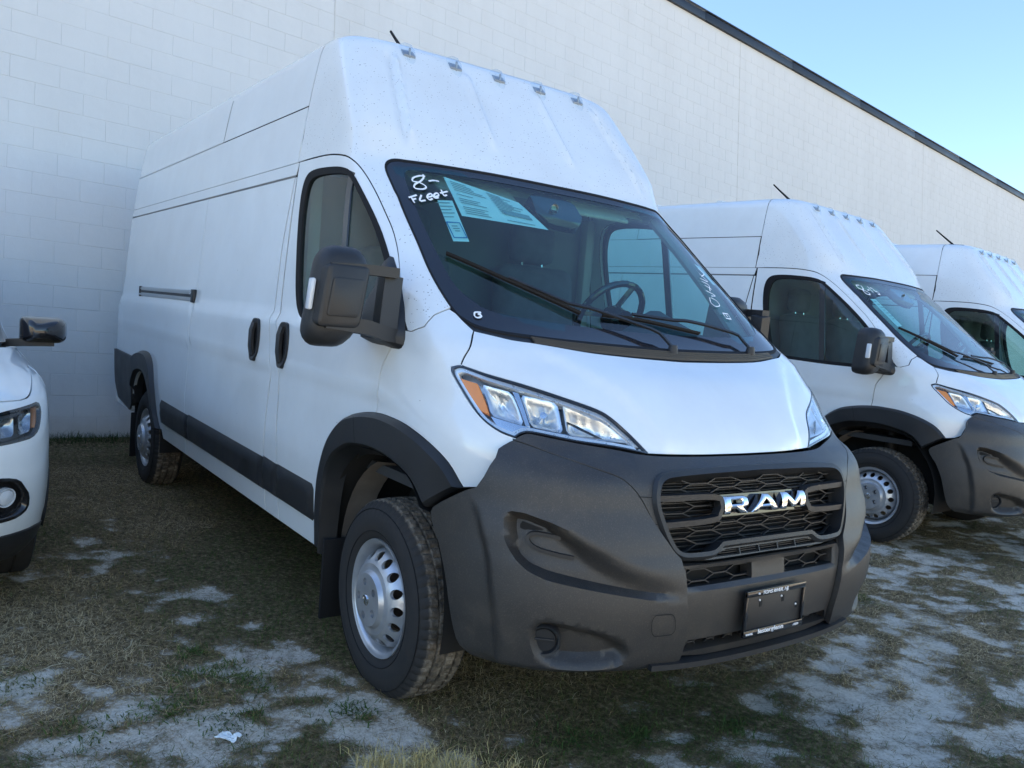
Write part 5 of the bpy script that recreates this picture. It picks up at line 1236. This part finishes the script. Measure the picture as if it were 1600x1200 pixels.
    # seams
    for x in (-.62, -1.72):
        ribbon('door_gap', SUV, [[(-S(x, z), z) for z in np.linspace(.36, 1.05, 10)]], .005, 'undercoat', car, off=.0015); ribbon('door_gap', SUV, [[(S(x, z), z) for z in np.linspace(.36, 1.05, 10)]], .005, 'undercoat', car, off=.0015)
    # mirrors
    for sg in (1, -1):
        b = MB()
        secs = []
        for x, y0, y1, z0, z1 in ((-.66, .90, 1.11, 1.108, 1.232), (-.62, .895, 1.122, 1.098, 1.242), (-.56, .895, 1.122, 1.10, 1.240), (-.49, .91, 1.10, 1.108, 1.230), (-.44, .94, 1.06, 1.13, 1.205)):
            r = min(.045, (z1 - z0) / 2.2); lp = []
            for cy, cz, a0 in ((y1 - r, z1 - r, 0), (y0 + r * .6, z1 - r * .6, 90), (y0 + r * .6, z0 + r * .6, 180), (y1 - r, z0 + r, 270)):
                rad = r if cy > (y0 + y1) / 2 else r * .6
                for k in range(6): t = R_(a0 + 18 * k); lp.append((x, sg * (cy + rad * math.cos(t)), cz + rad * math.sin(t) - .10 * (cy - 1.0) * 0))
            secs.append(lp)
        n = 24; b.add([p for s in secs for p in s], [(i * n + k, i * n + (k + 1) % n, (i + 1) * n + (k + 1) % n, (i + 1) * n + k) for i in range(4) for k in range(n)] + [tuple(range(n)), tuple(4 * n + k for k in range(n))])
        mr = b.build('door_mirror', 'gloss_black', car, sharp=60)
        b = MB(); b.bar([(-.62, sg * .83, 1.090), (-.58, sg * .92, 1.098), (-.57, sg * 1.06, 1.104)], .09, .040); b.build('mirror_foot', 'plastic_clean', mr, sharp=60)
    # wheels
    for x in (0., -2.63):
        for sg in (1, -1):
            hub = MB(); hub.lathe([(0, sg * .80), (.14, sg * .80), (.14, sg * .72)], 20, (x, 0, .352), 'Y'); w = hub.build('wheel', 'dark_metal', car)
            b = MB(); b.lathe([(.235, sg * .70), (.33, sg * .69), (.352, sg * .715), (.356, sg * .745), (.350, sg * .748), (.350, sg * .756), (.357, sg * .759), (.357, sg * .80), (.350, sg * .803), (.350, sg * .811), (.357, sg * .814), (.355, sg * .86), (.340, sg * .885), (.29, sg * .900), (.235, sg * .890)], 72, (x, 0, .352), 'Y'); ty = b.build('tyre', 'tyre', w, sharp=30)
            at = ty.data.attributes.new('tread', 'FLOAT', 'POINT'); at.data.foreach_set('value', [.4] * len(ty.data.vertices))
            b = MB(); b.lathe([(.215, sg * .70), (.222, sg * .85), (.235, sg * .888), (.238, sg * .882)], 48, (x, 0, .352), 'Y')
            for k in range(5):
                a = R_(72 * k + 18); b.bar([(x + r * math.cos(a), sg * y, .352 + r * math.sin(a)) for r, y in ((.03, .865), (.12, .875), (.222, .872))], .022, .055, up=(-math.sin(a), 0, math.cos(a)))
            b.lathe([(0, sg * .885), (.045, sg * .88), (.06, sg * .85)], 20, (x, 0, .352), 'Y'); b.build('rim', 'silver', w, sharp=40)
    return car
suv = build_suv(); suv.matrix_world = pose(-1.95, -2.85, .0, .03)
# ------------------------------------------------------------------ grass
def grass(name, label, n, sampler, length, lean, width, palette, seed):
    rg = np.random.default_rng(seed); X, Y = sampler(rg, n); n = len(X)
    Z = ground_h(X, Y) - .004
    a = rg.uniform(0, 2 * np.pi, n); ln = rg.uniform(*length, n) * rg.uniform(.6, 1.2, n); el = np.radians(rg.uniform(*lean, n))
    d = np.stack([np.cos(a) * np.cos(el), np.sin(a) * np.cos(el), np.sin(el)], 1)
    side = np.stack([-np.sin(a), np.cos(a), np.zeros(n)], 1) + rg.normal(0, .25, (n, 3)); side /= np.linalg.norm(side, axis=1)[:, None]
    w = (rg.uniform(*width, n))[:, None] * side
    base = np.stack([X, Y, Z], 1); mid = base + d * (ln * .55)[:, None]; tip = base + d * ln[:, None] + np.stack([rg.normal(0, .25, n) * ln, rg.normal(0, .25, n) * ln, -rg.uniform(.05, .45, n) * ln * np.sin(el)], 1)
    tip[:, 2] = np.maximum(tip[:, 2], Z + .003)
    V = np.stack([base - w, base + w, mid - w * .75, mid + w * .75, tip], 1).reshape(-1, 3)
    k = np.arange(n) * 5
    quads = np.stack([k, k + 1, k + 3, k + 2], 1); tris = np.stack([k + 2, k + 3, k + 4], 1)
    loops = np.concatenate([quads.ravel(), tris.ravel()]); starts = np.concatenate([np.arange(n) * 4, n * 4 + np.arange(n) * 3])
    me = bpy.data.meshes.new(name); me.vertices.add(len(V)); me.vertices.foreach_set('co', V.ravel()); me.loops.add(len(loops)); me.loops.foreach_set('vertex_index', loops); me.polygons.add(2 * n); me.polygons.foreach_set('loop_start', starts); me.update(calc_edges=True)
    pal = np.array([c for c, _ in palette]); pw = np.array([q for _, q in palette], float); pw /= pw.sum()
    patchy = fbm(X, Y, .9, 177, 4)
    idx = np.clip((np.cumsum(pw)[None] < (np.clip(.5 + (patchy - .5) * 2.8 - .22 * sstep((-1.5 - X) / 2.5) + rg.normal(0, .22, n), 0, .999))[:, None]).sum(1), 0, len(pal) - 1)
    c = pal[idx] * rg.uniform(.7, 1.3, (n, 1)); c4 = np.concatenate([np.repeat(c, 5, 0), np.ones((n * 5, 1))], 1)
    at = me.attributes.new('tint', 'FLOAT_COLOR', 'POINT'); at.data.foreach_set('color', c4.ravel().astype(np.float32))
    me.materials.append(M['grass']); o = bpy.data.objects.new(name, me); COL.objects.link(o); o['kind'] = 'stuff'; o['label'] = label; o['category'] = 'grass'
    return o
m, t, out = new_mat('grass_blades'); p = N(t, 'ShaderNodeBsdfPrincipled'); p.inputs['Roughness'].default_value = .7; p.inputs['Specular IOR Level'].default_value = .2
ca = N(t, 'ShaderNodeAttribute', attribute_name='tint'); L(t, ca.outputs['Color'], p.inputs['Base Color']); tl = N(t, 'ShaderNodeBsdfTranslucent'); L(t, ca.outputs['Color'], tl.inputs[0])
mx = N(t, 'ShaderNodeMixShader'); mx.inputs[0].default_value = .25; L(t, p.outputs[0], mx.inputs[1]); L(t, tl.outputs[0], mx.inputs[2]); L(t, mx.outputs[0], out.inputs[0]); M['grass'] = m
cx, cy = cam.location.x, cam.location.y
def by_view(rg, n, power, thr, box=(-5.97, 2.0, -4.6, 10.5)):
    """more blades close to the viewer, only where the turf is alive"""
    m_ = n * 4; X = []; Y = []
    az = rg.uniform(R_(137.2 - 34), R_(137.2 + 34), m_); u = rg.uniform(0, 1, m_); r0, r1 = 1.6, 15.
    r = (r0 ** power + u * (r1 ** power - r0 ** power)) ** (1 / power)
    x = cx + r * np.cos(az); y = cy + r * np.sin(az)
    k = (x > box[0]) & (x < box[1]) & (y > box[2]) & (y < box[3]); x, y = x[k], y[k]
    c = grass_cover(x, y); k = rg.uniform(0, 1, len(x)) < np.clip((c - thr) * 1.5, .07, 1); return x[k][:n], y[k][:n]
grass('grass', 'worn mat of dead and green grass over the sandy ground', 380000, lambda rg, n: by_view(rg, n, .55, .08), (.018, .060), (2, 40), (.0005, .0012),
      [((.10, .125, .035), 1.5), ((.18, .16, .055), 1.2), ((.30, .20, .095), 2.0), ((.50, .36, .18), 2.2), ((.70, .56, .34), 1.5)], 5)
grass('grass', 'short green blades standing up from the worn turf', 120000, lambda rg, n: by_view(rg, n, .55, .30), (.018, .050), (25, 75), (.0005, .0012),
      [((.08, .13, .03), 2), ((.12, .15, .045), 1.8), ((.24, .19, .07), 1.3), ((.46, .35, .18), 1.6)], 9)
def at_ground(px, py):
    """place on the ground seen at a photograph position (1600 x 1200)"""
    d = np.array(crot) @ np.array([(px - 800) / 1296.5, -(py - 600) / 1296.5, -1.]); t_ = 1.
    lo, hi = .5, 40.
    for _ in range(50):
        mi = (lo + hi) / 2; q = cloc + d * mi
        if q[2] > ground_h(np.array([q[0]]), np.array([q[1]]))[0]: lo = mi
        else: hi = mi
    return cloc + d * lo
tufts = [(345, 1048, .05), (365, 1060, .05), (395, 1070, .05), (300, 1020, .03), (280, 1060, .04), (240, 1110, .06), (365, 1130, .06), (545, 1115, .05), (30, 1070, .06), (130, 1140, .06), (1130, 970, .05), (1150, 1135, .05), (1345, 935, .06), (1000, 1150, .04), (900, 1150, .06), (280, 1105, .05), (120, 690, .12), (170, 690, .10)]
cen = np.array([at_ground(a, b_)[:2] for a, b_, _ in tufts]); rad = np.array([q for *_, q in tufts])
def tuft_s(rg, n):
    i = rg.integers(0, len(cen), n); return cen[i, 0] + rg.normal(0, 1, n) * rad[i], cen[i, 1] + rg.normal(0, 1, n) * rad[i]
grass('grass', 'fresh green weed tufts sprouting from the sand', 3800, tuft_s, (.02, .055), (8, 55), (.0012, .0030), [((.07, .12, .03), 2), ((.10, .15, .04), 2), ((.15, .17, .06), 1.2)], 13)
def sunfleck_straw_s(rg, n):
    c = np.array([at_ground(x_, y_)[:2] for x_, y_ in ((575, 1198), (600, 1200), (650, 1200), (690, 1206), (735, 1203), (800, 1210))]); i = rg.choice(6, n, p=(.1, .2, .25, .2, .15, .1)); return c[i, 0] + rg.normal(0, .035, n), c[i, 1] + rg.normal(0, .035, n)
grass('grass', 'tall straw tuft coloured pale gold as a sunlit fleck, at the bottom edge of the picture', 1100, sunfleck_straw_s, (.03, .11), (15, 80), (.0007, .0016), [((.60, .47, .20), 2), ((.68, .56, .28), 2), ((.42, .38, .14), 1)], 17)  # pale gold blade colours stand in for a fleck of sunlight
grass('grass', 'dry stalks and dead blades scattered over sand and turf', 42000, lambda rg, n: by_view(rg, n, .55, -.30), (.04, .12), (1, 16), (.0006, .0013),
      [((.10, .075, .04), 1.5), ((.22, .16, .085), 1.5), ((.42, .33, .19), 2), ((.66, .56, .38), 1.6)], 23)
def wall_s(rg, n): return rg.uniform(-5.96, -5.80, n), rg.uniform(-2.5, 1.2, n)
grass('grass', 'taller grass fringe along the foot of the wall', 3500, wall_s, (.04, .13), (40, 85), (.001, .002), [((.05, .08, .025), 2), ((.09, .10, .04), 1), ((.20, .18, .10), 1)], 19)
# crumpled white scrap lying in the sand
q = at_ground(356, 1156); bm = bmesh.new(); bmesh.ops.create_grid(bm, x_segments=7, y_segments=6, size=.5)
for w in bm.verts: w.co = Vector((w.co.x * .075 + random.uniform(-.004, .004), w.co.y * .045 + random.uniform(-.004, .004), random.uniform(0, .014)))
me = bpy.data.meshes.new('paper_scrap'); bm.to_mesh(me); bm.free(); me.materials.append(M['paper']); o = bpy.data.objects.new('paper_scrap', me); COL.objects.link(o)
sm = o.modifiers.new('thickness', 'SOLIDIFY'); sm.thickness = .001
o.location = (q[0], q[1], ground_h(np.array([q[0]]), np.array([q[1]]))[0] + .004); o.rotation_euler = (0, 0, .6); o['label'] = 'crumpled scrap of white paper lying on the sand in the left foreground'; o['category'] = 'litter'
